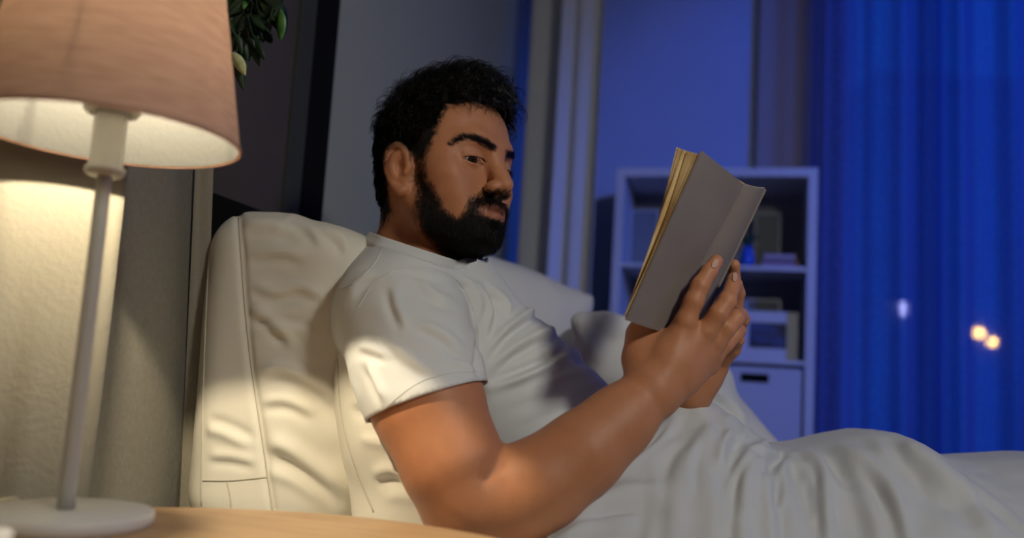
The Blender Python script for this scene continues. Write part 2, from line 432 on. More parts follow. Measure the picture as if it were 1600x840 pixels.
def curtain(name, p0, p1, z0, z1, nfold, amp, m, thick=.0015, seed=0, flare=0.0, parent=None, ripple=.25, bunch=0, nb=1, nx=240, nz=40):
    """hanging cloth from p0 to p1 (x, y) with folds; each fold its own width and depth"""
    r = np.random.default_rng(seed); p0 = np.array(p0); p1 = np.array(p1); L = np.linalg.norm(p1-p0); dr = (p1-p0)/L; nr = np.array([-dr[1], dr[0]])
    s = np.linspace(0, 1, nx); warp = s+.35/nfold*np.sin(s*7.3+seed)+.2/nfold*np.sin(s*15.1+2*seed); am = .7+.3*np.sin(s*11+seed*1.7); v = []
    for z in np.linspace(z0, z1, nz):
        t = (z-z0)/(z1-z0); off = amp*am*np.sin(2*math.pi*nfold*warp+.3*math.sin(3*t+seed))*(1+.25*(1-t)*np.sin(5*s)); off += amp*ripple*np.sin(2*math.pi*nfold*2.3*s+seed+t)
        sx = s+bunch/(2*math.pi*nb)*np.sin(2*math.pi*nb*s+seed); u = sx*(1+flare*(1-t))-flare*(1-t)*.5
        q = p0+np.outer(u*L, dr)+np.outer(off, nr); v.append(np.column_stack([q, np.full(nx, z)]))
    v = np.concatenate(v); i = np.arange(nx-1); f = np.concatenate([np.column_stack([j*nx+i, j*nx+i+1, (j+1)*nx+i+1, (j+1)*nx+i]) for j in range(nz-1)])
    o = link(name, mesh_np(name, v, f), m, parent)
    if thick: sm = o.modifiers.new('s', 'SOLIDIFY'); sm.thickness = thick
    return o
sheer_blue_lit = sheet_mat('sheer_voile', (.22, .28, .55), .6, .62, graze=True)  # blue of the window light is put into the cloth's colour
a = on_y(1262, 300, YB-.10)
c1 = curtain('sheer_curtain', (a[0], YB-.10), (2.05, YB-.10), .03, 2.3, 22, .036, sheer_blue_lit, 0, 3, bunch=.75, nb=6, nx=700, nz=24)
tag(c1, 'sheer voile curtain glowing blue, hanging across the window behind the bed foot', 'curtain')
c1b = curtain('sheer_curtain', (.245, YB-.20), (2.0, YB-.20), .03, 2.3, 16, .040, sheer_blue_lit, 0, 5, bunch=.8, nb=4.5, nx=600, nz=24)
tag(c1b, 'second sheer voile layer hanging in front of the blue lit window curtain', 'curtain')
greyc = sheet_mat('grey_curtain_cloth', (.60, .61, .63), .12)
q0, q1 = on_y(800, 300, YB-.36), on_y(926, 300, YB-.36)
c2 = curtain('grey_curtain', (q0[0], YB-.30), (q1[0], YB-.42), .03, 2.35, 1.35, .045, greyc, .002, 2, .10, ripple=.06)
tag(c2, 'pale grey curtain gathered in the corner behind the man\'s head', 'curtain')

# ---------------------------------------------------------------- dark picture in a black frame on the head wall
blackm = mat('black_frame_paint', (.006, .006, .005), .85); bump(blackm, 60, .1, .0005)
darkm = mat('dark_taupe_canvas', (.07, .055, .052), .95); mottle(darkm, 2, (.062, .050, .047), (.078, .062, .058))
bsdf(blackm).inputs['Specular IOR Level'].default_value = .12
mattm = mat('grey_inner_strip', (.04, .042, .036), .9); bump(mattm, 60, .1, .0005)
Yo, Yi = float(on_x(519, 150, XH+.02)[1]), float(on_x(484, 150, XH+.02)[1]); Y0 = .97
pf = empty('framed_picture', (XH, float((Yo+Y0)/2), 1.5), 'large dark taupe picture in a thick black frame on the wall over the pillows', 'picture')
m = MB(); Z0, Z1 = .86, 2.2; t = Yo-Yi
m.box((XH+.001, Yi, Z0), (XH+.022, Yo, Z1)).box((XH+.001, Y0-t, Z0), (XH+.022, Y0, Z1)).box((XH+.001, Y0, Z0), (XH+.022, Yi, Z0+t)).box((XH+.001, Y0, Z1-t), (XH+.022, Yi, Z1))
m.build('frame', blackm, pf, bevel=.003)
MB().box((XH+.001, Y0, Z0+t), (XH+.014, Yi-.055, Z1-t)).build('canvas', darkm, pf)
MB().box((XH+.001, Yi-.055, Z0+t), (XH+.02, Yi, Z1-t)).build('inner_strip', mattm, pf, bevel=.002)

# ---------------------------------------------------------------- cream curtain beside the bed head, with a hem band
creamc = sheet_mat('cream_boucle', (.33, .305, .245), .12); creams = sheet_mat('cream_voile', (.34, .32, .27), .30, .16)
XC = -.745
y_h0, y_h1, y_t = 1.056, 1.103, .915
def sheet(name, X, ya, yb, z0, z1, m, parent, amp, nf, seed, lean=0, thick=.002, wob=.004, slope=0, pw=1):
    ny, nz = 90, 70; v = []
    for z in np.linspace(z0, z1, nz):
        s = np.linspace(0, 1, ny); y = ya+(yb-ya)*s+(lean if np.isscalar(lean) else lean[0]*(1-s)+lean[1]*s)*(z-.9); x = X+amp*np.sin(2*math.pi*nf*s+seed+.6*math.sin(z*2+seed))+wob*np.sin(z*7+s*9+seed)+slope*s**pw
        v.append(np.column_stack([x, y, np.full(ny, z)]))
    v = np.concatenate(v); i = np.arange(ny-1); f = np.concatenate([np.column_stack([j*ny+i, j*ny+i+1, (j+1)*ny+i+1, (j+1)*ny+i]) for j in range(nz-1)])
    o = link(name, mesh_np(name, v, f), m, parent); sm = o.modifiers.new('s', 'SOLIDIFY'); sm.thickness = thick; return o
cc = empty('cream_curtain', (XC, .8, .02), 'cream textured curtain with a stitched hem hanging beside the big pillow', 'curtain')
hA, hB, hC, hD = on_x(303, 265, XC), on_x(281, 790, XC), on_x(335, 265, XC+.026), on_x(314, 790, XC+.026)
l0_, l1_ = float((hA[1]-hB[1])/(hA[2]-hB[2])), float((hC[1]-hD[1])/(hC[2]-hD[2])); y_h0 = float(hA[1]+l0_*(.9-hA[2])); y_h1 = float(hC[1]+l1_*(.9-hC[2]))
sheet('hem_band', XC, y_h0, y_h1, .05, 1.12, creamc, cc, .0008, .6, 1.0, (l0_, l1_), slope=.026, wob=.001)
sheet('sheer_panel', XC+.045, .80, y_h0+.022, .05, 1.12, creams, cc, .004, 1.5, 2.0, (0, l0_), slope=-.047, wob=.002)
dA, dB = on_x(196, 268, -.655), on_x(150, 640, -.655); ld_ = float((dA[1]-dB[1])/(dA[2]-dB[2])); y_t = float(dA[1]+ld_*(.9-dA[2]))
sheet('heavy_drape', -.765, .30, y_t, .05, 1.12, sheet_mat('cream_drape', (.27, .25, .20), .12), cc, .007, 1.3, .4, (0, ld_), .004, .003, slope=.11, pw=6)
MB().tube([(XC+.002, .28, 1.13), (XC+.002, y_h1+.01, 1.13)], .009, 12).build('curtain_rod', whitem, cc, smooth=True)

# ---------------------------------------------------------------- shelf unit and what stands in it
sa, sb = on_y(957, 400, YB-.32), on_y(1276, 400, YB-.32)
X0, X1 = float(sa[0]), float(sb[0]); YF = YB-.32; ZT = float(on_y(1115, 262, YF)[2])
zs1 = float(on_y(1115, 413, YF)[2]); zs2 = float(on_y(1180, 560, YF)[2]); TH = .026
su = empty('shelf_unit', ((X0+X1)/2, YF+.15, 0), 'white open bookcase against the blue lit wall behind the bed', 'bookcase')
m = MB().box((X0, YF, 0), (X0+TH, YB-.04, ZT)); m.build('side_panel', whitem, su, bevel=.001)
MB().box((X1-TH, YF, 0), (X1, YB-.04, ZT)).build('side_panel', whitem, su, bevel=.001)
MB().box((X0+TH, YF, ZT-TH), (X1-TH, YB-.04, ZT)).build('top_panel', whitem, su, bevel=.001)
for z in (zs1, zs2, .24, .0): MB().box((X0+TH, YF+.004, z-.013 if z else 0), (X1-TH, YB-.05, z if z else .02)).build('shelf', whitem, su, bevel=.001)
MB().box((X0+TH, YB-.05, 0), (X1-TH, YB-.042, ZT-TH)).build('back_panel', mat('back_board', (.28, .28, .30), .7), su)
# storage box in the lower compartment
boxm = mat('white_box_board', (.42, .42, .46), .6); bump(boxm, 200, .1, .0004)
gx0 = X0+TH+.02; gx1 = float(on_y(1252, 640, YF)[0]); gz1 = zs2-.023; bx = empty('storage_box', ((gx0+gx1)/2, YF+.13, .24), 'white storage box with a dark handle slot at the bottom of the bookcase', 'box')
hx = on_y(1179, 590, YF+.008); hz = float(hx[2]); hx = float(hx[0])
m = MB(); f0, f1 = YF+.008, YF+.018; hw_, hh_ = .034, .009
m.box((gx0, f0, .242), (gx1, f1, hz-hh_)).box((gx0, f0, hz+hh_), (gx1, f1, gz1)).box((gx0, f0, hz-hh_), (hx-hw_, f1, hz+hh_)).box((hx+hw_, f0, hz-hh_), (gx1, f1, hz+hh_))
m.box((gx0, f1, .242), (gx0+.01, YF+.26, gz1)).box((gx1-.01, f1, .242), (gx1, YF+.26, gz1)).box((gx0, YF+.25, .242), (gx1, YF+.26, gz1)).box((gx0+.01, f1, .242), (gx1-.01, YF+.25, .25))
m.build('box_body', boxm, bx)
slot = MB()
slot.box((hx-hw_-.004, f0-.002, hz-hh_-.003), (hx+hw_+.004, f0+.001, hz-hh_)).box((hx-hw_-.004, f0-.002, hz+hh_), (hx+hw_+.004, f0+.001, hz+hh_+.003)).box((hx-hw_-.004, f0-.002, hz-hh_), (hx-hw_, f0+.001, hz+hh_)).box((hx+hw_, f0-.002, hz-hh_), (hx+hw_+.004, f0+.001, hz+hh_))
slot.build('handle_rim', blackm, bx)
MB().box((hx-hw_-.006, f1+.001, hz-hh_-.006), (hx+hw_+.006, f1+.004, hz+hh_+.006)).build('slot_shade', blackm, bx)  # black sheet stands for the shade inside the box
# photo frame
def frame(name, x0, x1, y0, y1, Y, z, label, pic, fm, bw=.022):
    a = on_y(x0, y1, Y); b = on_y(x1, y0, Y); X0_, X1_ = float(a[0]), float(b[0]); z1 = z+float(abs(on_y((x0+x1)/2, y0, Y)[2]-on_y((x0+x1)/2, y1, Y)[2]))
    e = empty(name, ((X0_+X1_)/2, Y, z), label, 'picture frame')
    m = MB().box((X0_, Y, z), (X0_+bw, Y+.016, z1)).box((X1_-bw, Y, z), (X1_, Y+.016, z1)).box((X0_+bw, Y, z), (X1_-bw, Y+.016, z+bw)).box((X0_+bw, Y, z1-bw), (X1_-bw, Y+.016, z1))
    m.build('frame', fm, e, bevel=.0015); MB().box((X0_+bw, Y+.008, z+bw), (X1_-bw, Y+.014, z1-bw)).build('picture', pic, e)
    MB().box(((X0_+X1_)/2-.01, Y+.016, z), ((X0_+X1_)/2+.01, Y+.05, z+.006)).box(((X0_+X1_)/2-.01, Y+.016, z), ((X0_+X1_)/2+.01, Y+.02, z+(z1-z)*.6)).build('stand', fm, e)
    return e
picm = mat('seascape_print', (.02, .07, .2), .4); mottle(picm, 14, (.004, .006, .03), (.02, .07, .22), .42, .65, stretch=(1, 1, 2.5))
frame('photo_frame', 1150, 1249, 483, 559, YF+.06, zs2, 'white photo frame with a dark blue seascape on the middle shelf', picm, whitem, .034)
palem = mat('pale_print', (.14, .16, .17), .7); mottle(palem, 5, (.12, .14, .15), (.16, .18, .19))
frame('picture_frame', 1177, 1221, 312, 408, YF+.20, zs1, 'pale narrow frame leaning at the back of the top shelf above the books', palem, whitem, .006)
frame('picture_frame', 982, 1030, 312, 408, YF+.20, zs1, 'grey picture at the left end of the top shelf', palem, whitem, .006)
frame('picture_frame', 1160, 1221, 459, 556, YF+.17, zs2, 'pale frame standing behind the seascape photo frame', palem, whitem, .008)
# books lying flat, bottle, plant
cols = [(.30, .20, .30), (.16, .10, .14), (.34, .27, .33)]; z = zs1
for k, (c, h) in enumerate(zip(cols, (.013, .016, .011))):
    a = on_y(1190+2*k, 400, YF+.05); b_ = on_y(1250-3*k, 400, YF+.05); m_ = mat('book_cover', c, .6); bump(m_, 150, .1, .0004)
    lb = ['purple book at the bottom of the flat stack on the top shelf', 'dark plum book in the middle of the flat stack on the top shelf', 'mauve book on top of the flat stack on the top shelf'][k]
    e = empty('book', (float(a[0]), YF+.05, z), lb, 'book', 'books lying flat on the top shelf'); xa, xb = float(a[0]), float(b_[0])
    MB().box((xa, YF+.04, z), (xb, YF+.16, z+.0018)).box((xa, YF+.04, z+h-.0018), (xb, YF+.16, z+h)).box((xa, YF+.04, z+.0018), (xb, YF+.0425, z+h-.0018)).build('cover', m_, e)
    MB().box((xa+.003, YF+.0425, z+.0018), (xb-.003, YF+.157, z+h-.0018)).build('pages', mat('paper_edge', (.45, .42, .38), .8), e); z += h
blueg = mat('blue_glass', (.03, .16, .75), .08); bsdf(blueg).inputs['Transmission Weight'].default_value = .5
c = on_y(1167, 405, YF+.06); vb = empty('vase', (float(c[0]), YF+.06, zs1), 'small shiny blue glass vase with a dark plant, half hidden by the book', 'vase')
MB().lathe([(.001, 0), (.020, 0), (.023, .02), (.020, .045), (.013, .058), (.015, .064), (.013, .064), (.011, .057), (.018, .044), (.020, .02), (.017, .004), (.001, .004)], (c[0], YF+.06, zs1), 28).build('glass_body', blueg, vb, smooth=True)
leafd = mat('dark_leaf', (.02, .06, .035), .5); bump(leafd, 60, .2, .0005)
def leaf(mb, p, dr, L, w, up, droop=.3, n=7):
    dr = np.array(dr, float); dr /= np.linalg.norm(dr); sd = np.cross(dr, up); sd /= np.linalg.norm(sd)+1e-9; nn = np.cross(sd, dr); v = []; f = []
    for i in range(n):
        s = i/(n-1); c = np.array(p)+dr*L*s-np.array([0, 0, 1])*droop*L*s*s; ww = w*math.sin(math.pi*min(1, s*.96+.03))**.8*(1-.25*s)
        v += [c-sd*ww+nn*ww*.25, c-nn*.0, c+sd*ww+nn*ww*.25]
    for i in range(n-1):
        for k in (0, 1): f.append((i*3+k, i*3+k+1, i*3+k+4, i*3+k+3))
    v2 = [q-nn*.0006 for q in v]; o = len(v); mb.add(v+v2, f+[tuple(o+i for i in q[::-1]) for q in f]+[(i*3, i*3+3, o+i*3+3, o+i*3) for i in range(n-1)]+[(i*3+5, i*3+2, o+i*3+2, o+i*3+5) for i in range(n-1)])
m = MB()
for k in range(12):
    a = k*2.4; leaf(m, (c[0], YF+.06, zs1+.058), (math.cos(a)*.6, math.sin(a)*.6, 1.0), .055+.01*(k % 3), .008, np.array([0, 0, 1.0]))
m.build('plant_leaves', leafd, vb, smooth=True)

# ---------------------------------------------------------------- hanging plant over the pillow
pc = W(372, -120, 1.16)
hp_ = empty('hanging_plant', tuple(pc), 'dark green leafy plant hanging down beside the lamp shade, one pale leaf', 'plant')
potm = mat('plant_pot_clay', (.25, .13, .08), .8); bump(potm, 60, .2, .001)
MB().lathe([(.001, .0), (.040, 0), (.055, .085), (.060, .085), (.060, .097), (.050, .097), (.047, .08), (.001, .075)], pc, 36).build('pot', potm, hp_, smooth=True)
MB().tube([pc+np.array([.055, 0, .09]), pc+np.array([.02, 0, .55]), (pc[0], pc[1], ZC)], .0015, 6).tube([pc+np.array([-.055, 0, .09]), pc+np.array([-.02, 0, .55]), (pc[0], pc[1], ZC)], .0015, 6).build('hanging_cord', blackm, hp_)
g1 = mat('deep_green_leaf', (.008, .026, .008), .5); mottle(g1, 40, (.004, .015, .004), (.018, .05, .012)); g2 = mat('pale_leaf', (.42, .47, .22), .5); mottle(g2, 120, (.35, .42, .18), (.52, .55, .32)); g3 = mat('mid_green_leaf', (.05, .16, .03), .45); mottle(g3, 90, (.03, .12, .02), (.09, .22, .04))
stemm = mat('plant_stem', (.05, .06, .02), .7); bump(stemm, 90, .2, .0004)
r = np.random.default_rng(5); ms = MB(); ml = []
ends = [(362, 62, 1.15), (378, 44, 1.18), (392, 22, 1.14), (410, 8, 1.19), (440, 4, 1.17), (352, 88, 1.17), (368, 92, 1.14), (345, 40, 1.2), (384, 70, 1.2), (425, -12, 1.15), (400, 36, 1.21), (356, 20, 1.15), (372, 10, 1.17), (388, 52, 1.16), (350, 60, 1.19), (362, 84, 1.2), (418, 18, 1.2)]
for (x, y, d) in ends:
    e = W(x, y, d); st = pc+np.array([r.uniform(-.03, .03), r.uniform(-.03, .03), .085]); mid = (st+e)/2+np.array([.03, 0, .05]); P = smooth_path([st, mid, e], 14); ms.tube(P, .0011, 6)
    for q in P[4:]:
        for _ in range(3):
            a = r.uniform(0, 6.28); ml.append((q, (math.cos(a), math.sin(a)*.6, -r.uniform(.5, 1.5)), r.uniform(.024, .040), r.uniform(.0065, .0100)))
ms.build('stems', stemm, hp_, smooth=True)
bf = W(0, 0, 1)-POS
for k, (q, dr, L, w) in enumerate(ml):
    mm = MB(); leaf(mm, q, dr, L, w, bf/np.linalg.norm(bf)+r.normal(size=3)*.45, .15); mm.build('leaf', g1 if k % 9 else g3, hp_, smooth=True)
for (x, y, d, dx, dy, L, w, mt) in [(438, 14, 1.17, .02, -1, .040, .0088, g3), (364, 82, 1.06, .50, -.85, .030, .0080, g2), (398, 2, 1.16, .25, -1, .036, .005, g1), (374, 40, 1.15, .45, -.6, .034, .008, g1), (366, 50, 1.14, .35, -1, .030, .006, g1)]:
    mm = MB(); dr = dx*CR+dy*CU; leaf(mm, W(x, y, d), dr, L, w, CF+.25*CR, .05, 9); mm.build('leaf', mt, hp_, smooth=True)

# ---------------------------------------------------------------- bedside table
wood = mat('pale_oak', (.50, .32, .17), .42)
mottle(wood, 9, (.40, .235, .115), (.56, .37, .20), .3, .7, stretch=(1.2, 9, 1.2), detail=8); bump(wood, 60, .12, .0004, stretch=(1, 12, 1))
TC = (-.37, .545); TR = .331; ZT_ = .55
tb = empty('bedside_table', (TC[0], TC[1], 0), 'round pale oak bedside table standing by the bed under the lamp', 'table')
MB().lathe([(.001, ZT_-.024), (TR-.006, ZT_-.024), (TR-.001, ZT_-.020), (TR, ZT_-.012), (TR-.001, ZT_-.004), (TR-.005, ZT_), (.001, ZT_)], (TC[0], TC[1], 0), 128).build('tabletop', wood, tb, smooth=False)
for k in range(3):
    a = k*2.094+.5; c_, s_ = math.cos(a), math.sin(a)
    MB().tube([(TC[0]+.25*c_, TC[1]+.25*s_, .0), (TC[0]+.18*c_, TC[1]+.18*s_, ZT_-.024)], [.011, .017], 14).build('leg', wood, tb, smooth=True)

# ---------------------------------------------------------------- lamp
lampw = mat('cream_lamp_enamel', (.42, .41, .37), .38); bump(lampw, 200, .05, .0003)
base_lit = mat('lit_base_enamel', (.74, .72, .66), .4); bump(base_lit, 200, .05, .0003)  # paler copy of the pole's enamel: lamplight on the base put into colour
dl = W(100, 818, 1)-POS; LP = POS+dl*(ZT_-POS[2])/dl[2]
print('lamp', LP, 'dist table', math.hypot(LP[0]-TC[0], LP[1]-TC[1]), (LP-POS)@CF)
lx, ly = float(LP[0]), float(LP[1]); z0 = ZT_
lamp = empty('table_lamp', (lx, ly, z0), 'lit table lamp with a pinkish drum shade and slim cream pole on the bedside table', 'lamp')
MB().lathe([(.001, 0), (.0705, 0), (.0735, .002), (.0735, .010), (.0715, .0125), (.012, .0130), (.001, .0132)], (lx, ly, z0), 96).build('base', base_lit, lamp, smooth=True)
dS = (LP-POS)@CF
def zof(py, px): 
    d = W(px, py, 1)-POS; k = math.hypot(lx, ly)/math.hypot(d[0], d[1]); return POS[2]+d[2]*k
zc = zof(268, 150); zt = zof(168, 158); zr = zof(213, 155)
MB().lathe([(.001, .013), (.0075, .013), (.0072, .03), (.0066, zc-z0)], (lx, ly, z0), 24).build('pole', lampw, lamp, smooth=True)
MB().lathe([(.001, zc-.003), (.015, zc-.003), (.0178, zc), (.0178, zc+.004), (.0145, zc+.007), (.0145, zt-.004), (.0155, zt), (.001, zt)], (lx, ly, 0), 40).build('socket', lampw, lamp, smooth=True)
sp = MB().lathe([(.0155, zt-.004), (.022, zt-.005), (.0245, zt-.002), (.0245, zt+.002), (.0155, zt+.003)], (lx, ly, 0), 40, close=True)
RB, HSH = .1165, .205; TP = .685
zb = zr
for k in range(3):
    a = k*2.094+.9; sp.tube([(lx+.023*math.cos(a), ly+.023*math.sin(a), zt), (lx+.07*math.cos(a), ly+.07*math.sin(a), zt+.03), (lx+.094*math.cos(a), ly+.094*math.sin(a), zb+HSH*.45)], .0009, 8)
sp.build('shade_ring', lampw, lamp, smooth=True)
shm = bpy.data.materials.new('pink_shade_cloth'); shm.use_nodes = True; nt = shm.node_tree; nt.nodes.remove(nt.nodes['Principled BSDF'])
d_ = nd(shm, 'ShaderNodeBsdfDiffuse'); t_ = nd(shm, 'ShaderNodeBsdfTranslucent'); mxs = nd(shm, 'ShaderNodeMixShader'); mxs.inputs[0].default_value = .28
wv = nd(shm, 'ShaderNodeTexNoise'); wv.inputs['Scale'].default_value = 30; wv.inputs['Detail'].default_value = 5; tc = nd(shm, 'ShaderNodeTexCoord'); mp = nd(shm, 'ShaderNodeMapping'); mp.inputs['Scale'].default_value = (1, 1, 9)
lk(shm, tc.outputs['Object'], mp.inputs[0]); lk(shm, mp.outputs[0], wv.inputs['Vector']); rr = nd(shm, 'ShaderNodeValToRGB'); rr.color_ramp.elements[0].position = .3; rr.color_ramp.elements[0].color = (.56, .33, .23, 1); rr.color_ramp.elements[1].position = .7; rr.color_ramp.elements[1].color = (.70, .43, .31, 1)
lk(shm, wv.outputs[0], rr.inputs[0]); lk(shm, rr.outputs[0], d_.inputs[0]); lk(shm, rr.outputs[0], t_.inputs[0]); lk(shm, d_.outputs[0], mxs.inputs[1]); lk(shm, t_.outputs[0], mxs.inputs[2]); lk(shm, mxs.outputs[0], nt.nodes['Material Output'].inputs[0])
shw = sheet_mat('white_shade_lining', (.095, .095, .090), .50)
prof = []; n_ = 16
sh = MB().lathe([(RB*(1-(1-TP)*i/n_), zb+HSH*i/n_) for i in range(n_+1)], (lx, ly, 0), 128).build('lamp_shade', shm, lamp, smooth=True)
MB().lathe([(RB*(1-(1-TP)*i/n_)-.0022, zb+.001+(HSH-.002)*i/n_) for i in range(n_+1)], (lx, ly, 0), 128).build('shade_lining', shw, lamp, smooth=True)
MB().lathe([(RB-.0012, zb-.0006), (RB+.0008, zb-.0006), (RB+.0006, zb+.003), (RB-.0014, zb+.003)], (lx, ly, 0), 128, close=True).build('shade_rim', shm, lamp, smooth=True)
bulbm = emit('bulb_glow', (1.0, .85, .60), 4300)
zbulb = zr+.101
MB().lathe([(.001, zt), (.012, zt), (.013, zt+.020), (.010, zbulb-.020), (.005, zbulb-.0075), (.001, zbulb-.0070)], (lx, ly, 0), 32).build('bulb_holder', lampw, lamp, smooth=True)
MB().lathe([(.0005, zbulb-.0078), (.0065, zbulb-.0065), (.0105, zbulb-.002), (.0105, zbulb+.002), (.0065, zbulb+.0065), (.0005, zbulb+.0078)], (lx, ly, 0), 24).build('bulb', bulbm, lamp, smooth=True)
# the lamp's cord
cordm = mat('cream_cord', (.60, .56, .44), .5); bump(cordm, 100, .05, .0003)
P = smooth_path([(lx-.072, ly+.02, z0+.007), (lx-.085, ly+.028, z0+.006), (lx-.10, ly+.05, z0+.006), tuple(on_y(-30, 788, ly+.09)), tuple(on_y(5, 775, ly+.10)), tuple(on_y(50, 752, ly+.11)), tuple(on_y(92, 737, ly+.12)), tuple(on_y(112, 760, ly+.125)), tuple(on_y(110, 800, ly+.15)-np.array([0, 0, .12]))], 40)
MB().tube(P, .0028, 10).build('cord', cordm, lamp, smooth=True)
# a white bowl's rim at the very corner
cb = W(-14, 850, .62); bowlm = mat('white_porcelain', (.8, .8, .8), .2); bump(bowlm, 40, .03, .0003)
zz = ZT_; bw_c = W(-40, 868, .60)
bo = MB().lathe([(.001, .0), (.012, 0), (.014, .004), (.020, .016), (.0215, .026), (.0205, .026), (.018, .016), (.010, .006), (.001, .006)], (float(bw_c[0]), float(bw_c[1]), zz), 40).build('porcelain_cup', bowlm, None, smooth=True)
tag(bo, 'tiny white porcelain cup at the front left edge of the bedside table', 'cup')
# ---------------------------------------------------------------- the person's head, in its own frame (mm): x to his right, y forward, z up
_a = (-1.9666, 0.036, -0.0575)
def _rot(y, p, r):
    Ry = np.array([[math.cos(y), -math.sin(y), 0], [math.sin(y), math.cos(y), 0], [0, 0, 1]])
    Rp = np.array([[1, 0, 0], [0, math.cos(p), -math.sin(p)], [0, math.sin(p), math.cos(p)]])
    Rr = np.array([[math.cos(r), 0, math.sin(r)], [0, 1, 0], [-math.sin(r), 0, math.cos(r)]])
    return Ry@Rp@Rr
HM = _rot(*_a); HC = W(692, 284, 1.25); HS = 1.037e-3
def H(x, y, z): return HC+HS*(HM@np.array([x, y, z], float))
def Hinv(P): return ((P-HC)@HM)/HS
body = SDF()
def hell(x, y, z, rx, ry, rz, k=10, op='u', rot=None, both=False):
    for s in ((1, -1) if both else (1,)):
        M = HM
        if rot is not None: M = HM@_rot(*[a*(s if i != 1 else 1) for i, a in enumerate(rot)])
        body.ell(H(s*x, y, z), np.array([rx, ry, rz])*HS, M, k*HS, op)
def hpath(pts, rads, k=6, op='u', both=False):
    for s in ((1, -1) if both else (1,)):
        body.path([H(s*a, b, c) for a, b, c in pts], [r*HS for r in rads], k*HS, op)
def hdisp(pts, w, amp, both=False):
    for s in ((1, -1) if both else (1,)):
        body.disp([H(s*a, b, c) for a, b, c in pts], w*HS, amp*HS)
hell(0, -8, 52, 76, 91, 77)
hell(0, 30, 52, 64, 52, 54, 24)
hell(0, -46, -10, 52, 42, 60, 24)
hell(0, 36, 0, 61, 44, 56, 24)
hell(0, 34, -40, 56, 44, 46, 22)
hell(53, 34, 12, 18, 32, 30, 16, both=True)
hell(50, 50, -12, 19, 25, 16, 20, both=True)
hell(38, 48, -34, 24, 30, 28, 18, both=True)
hpath([(53, 2, -38), (48, 25, -64), (20, 66, -78)], [16, 14, 13], 22, both=True)
hell(0, 70, -76, 22, 18, 15, 16)
hell(0, 62, -54, 38, 34, 26, 18)
hpath([(40, 66, 33), (28, 74, 37), (12, 79, 33), (0, 78, 30)], [11, 11.5, 11, 11], 16, both=True)
# eye sockets
hell(32, 96, 15, 18, 17, 11.5, 12, 's', both=True)
# nose
hpath([(0, 78, 30), (0, 88, 12), (0, 100, -8), (0, 105, -17)], [8, 7.5, 8.5, 9.5], 14)
hell(0, 107, -18, 10.5, 10, 9, 6)
hell(13.5, 96.5, -22.5, 7.5, 11.5, 8, 5, both=True)
hpath([(0, 100, -27), (0, 96, -34)], [6, 5], 5)
hell(7.5, 100, -31.5, 3.4, 6, 3, 3, 's', both=True)
hdisp([(20, 92, -18), (21.5, 87, -27)], 3, -1.4, both=True)
hdisp([(24, 84, -28), (33, 74, -46)], 7, -1.2, both=True)
# lips
hpath([(30, 74, -53), (16, 90, -49), (5, 97, -46.5), (0, 96.5, -47.5)], [2.5, 4.6, 5.2, 4.8], 6, both=True)
hpath([(29, 74, -54), (14, 89, -58), (0, 94, -59.5)], [2.5, 5.2, 6.5], 6, both=True)
hdisp([(33, 74, -52.5), (15, 95, -53), (0, 102, -52.5)], 1.5, -2.6, both=True)
hdisp([(0, 94, -70)], 9, -2.0)
# eyes: lids over the ball, slit cut low (he looks down)
hell(32, 69.5, 14, 17.5, 15.5, 14, 5, both=True)
hell(33.5, 84, 9.8, 16.5, 11, 3.3, 1.2, 's', rot=(-0.30, 0, 0.03), both=True)
hdisp([(17, 82, 16), (25, 88, 20.5), (36, 86, 21.5), (49, 72, 14)], 1.2, -1.5, both=True)
hdisp([(18, 84, 6), (31, 88, 1.5), (45, 76, 4)], 2.5, -0.7, both=True)
# ears
er = (0.25, 0, 0.10)
def ear(x, y, z): return (x*0.985, -6+(y+13)*0.86, -4+(z+4)*0.9)
hell(74, -4, -6, 9, 15, 29, 8, both=True, rot=er)
hell(*ear(88, -11, -4), 8, 7.5, 12, 4, 's', both=True, rot=er)
def smear(pts, rads, n):
    P = smooth_path([ear(*q) for q in pts], n); R = np.interp(np.linspace(0, len(rads)-1, n), range(len(rads)), rads); return [tuple(p) for p in P], list(R)
P_, R_ = smear([(78, 2, -2), (81, 4, 12), (84, -3, 25), (87, -15, 30), (89, -27, 22), (88, -31, 6), (85, -27, -12), (81, -19, -26), (77, -9, -36), (74, -2, -33)], [2.5, 3.0, 3.5, 3.7, 3.7, 3.6, 3.6, 4.0, 5.6, 4.2], 22)
hpath(P_, R_, 4.5, both=True)
P_, R_ = smear([(82, -6, 17), (85, -17, 13), (85, -20, -2), (82, -15, -17)], [2.2, 3.2, 3.2, 2.6], 10)
hpath(P_, R_, 6, both=True)
hpath([ear(*q) for q in [(77, 5, -3), (79, 2, -10)]], [4.2, 4.0], 5, both=True)
hell(*ear(84, -3, -3), 5, 4, 6, 3, 's', both=True)
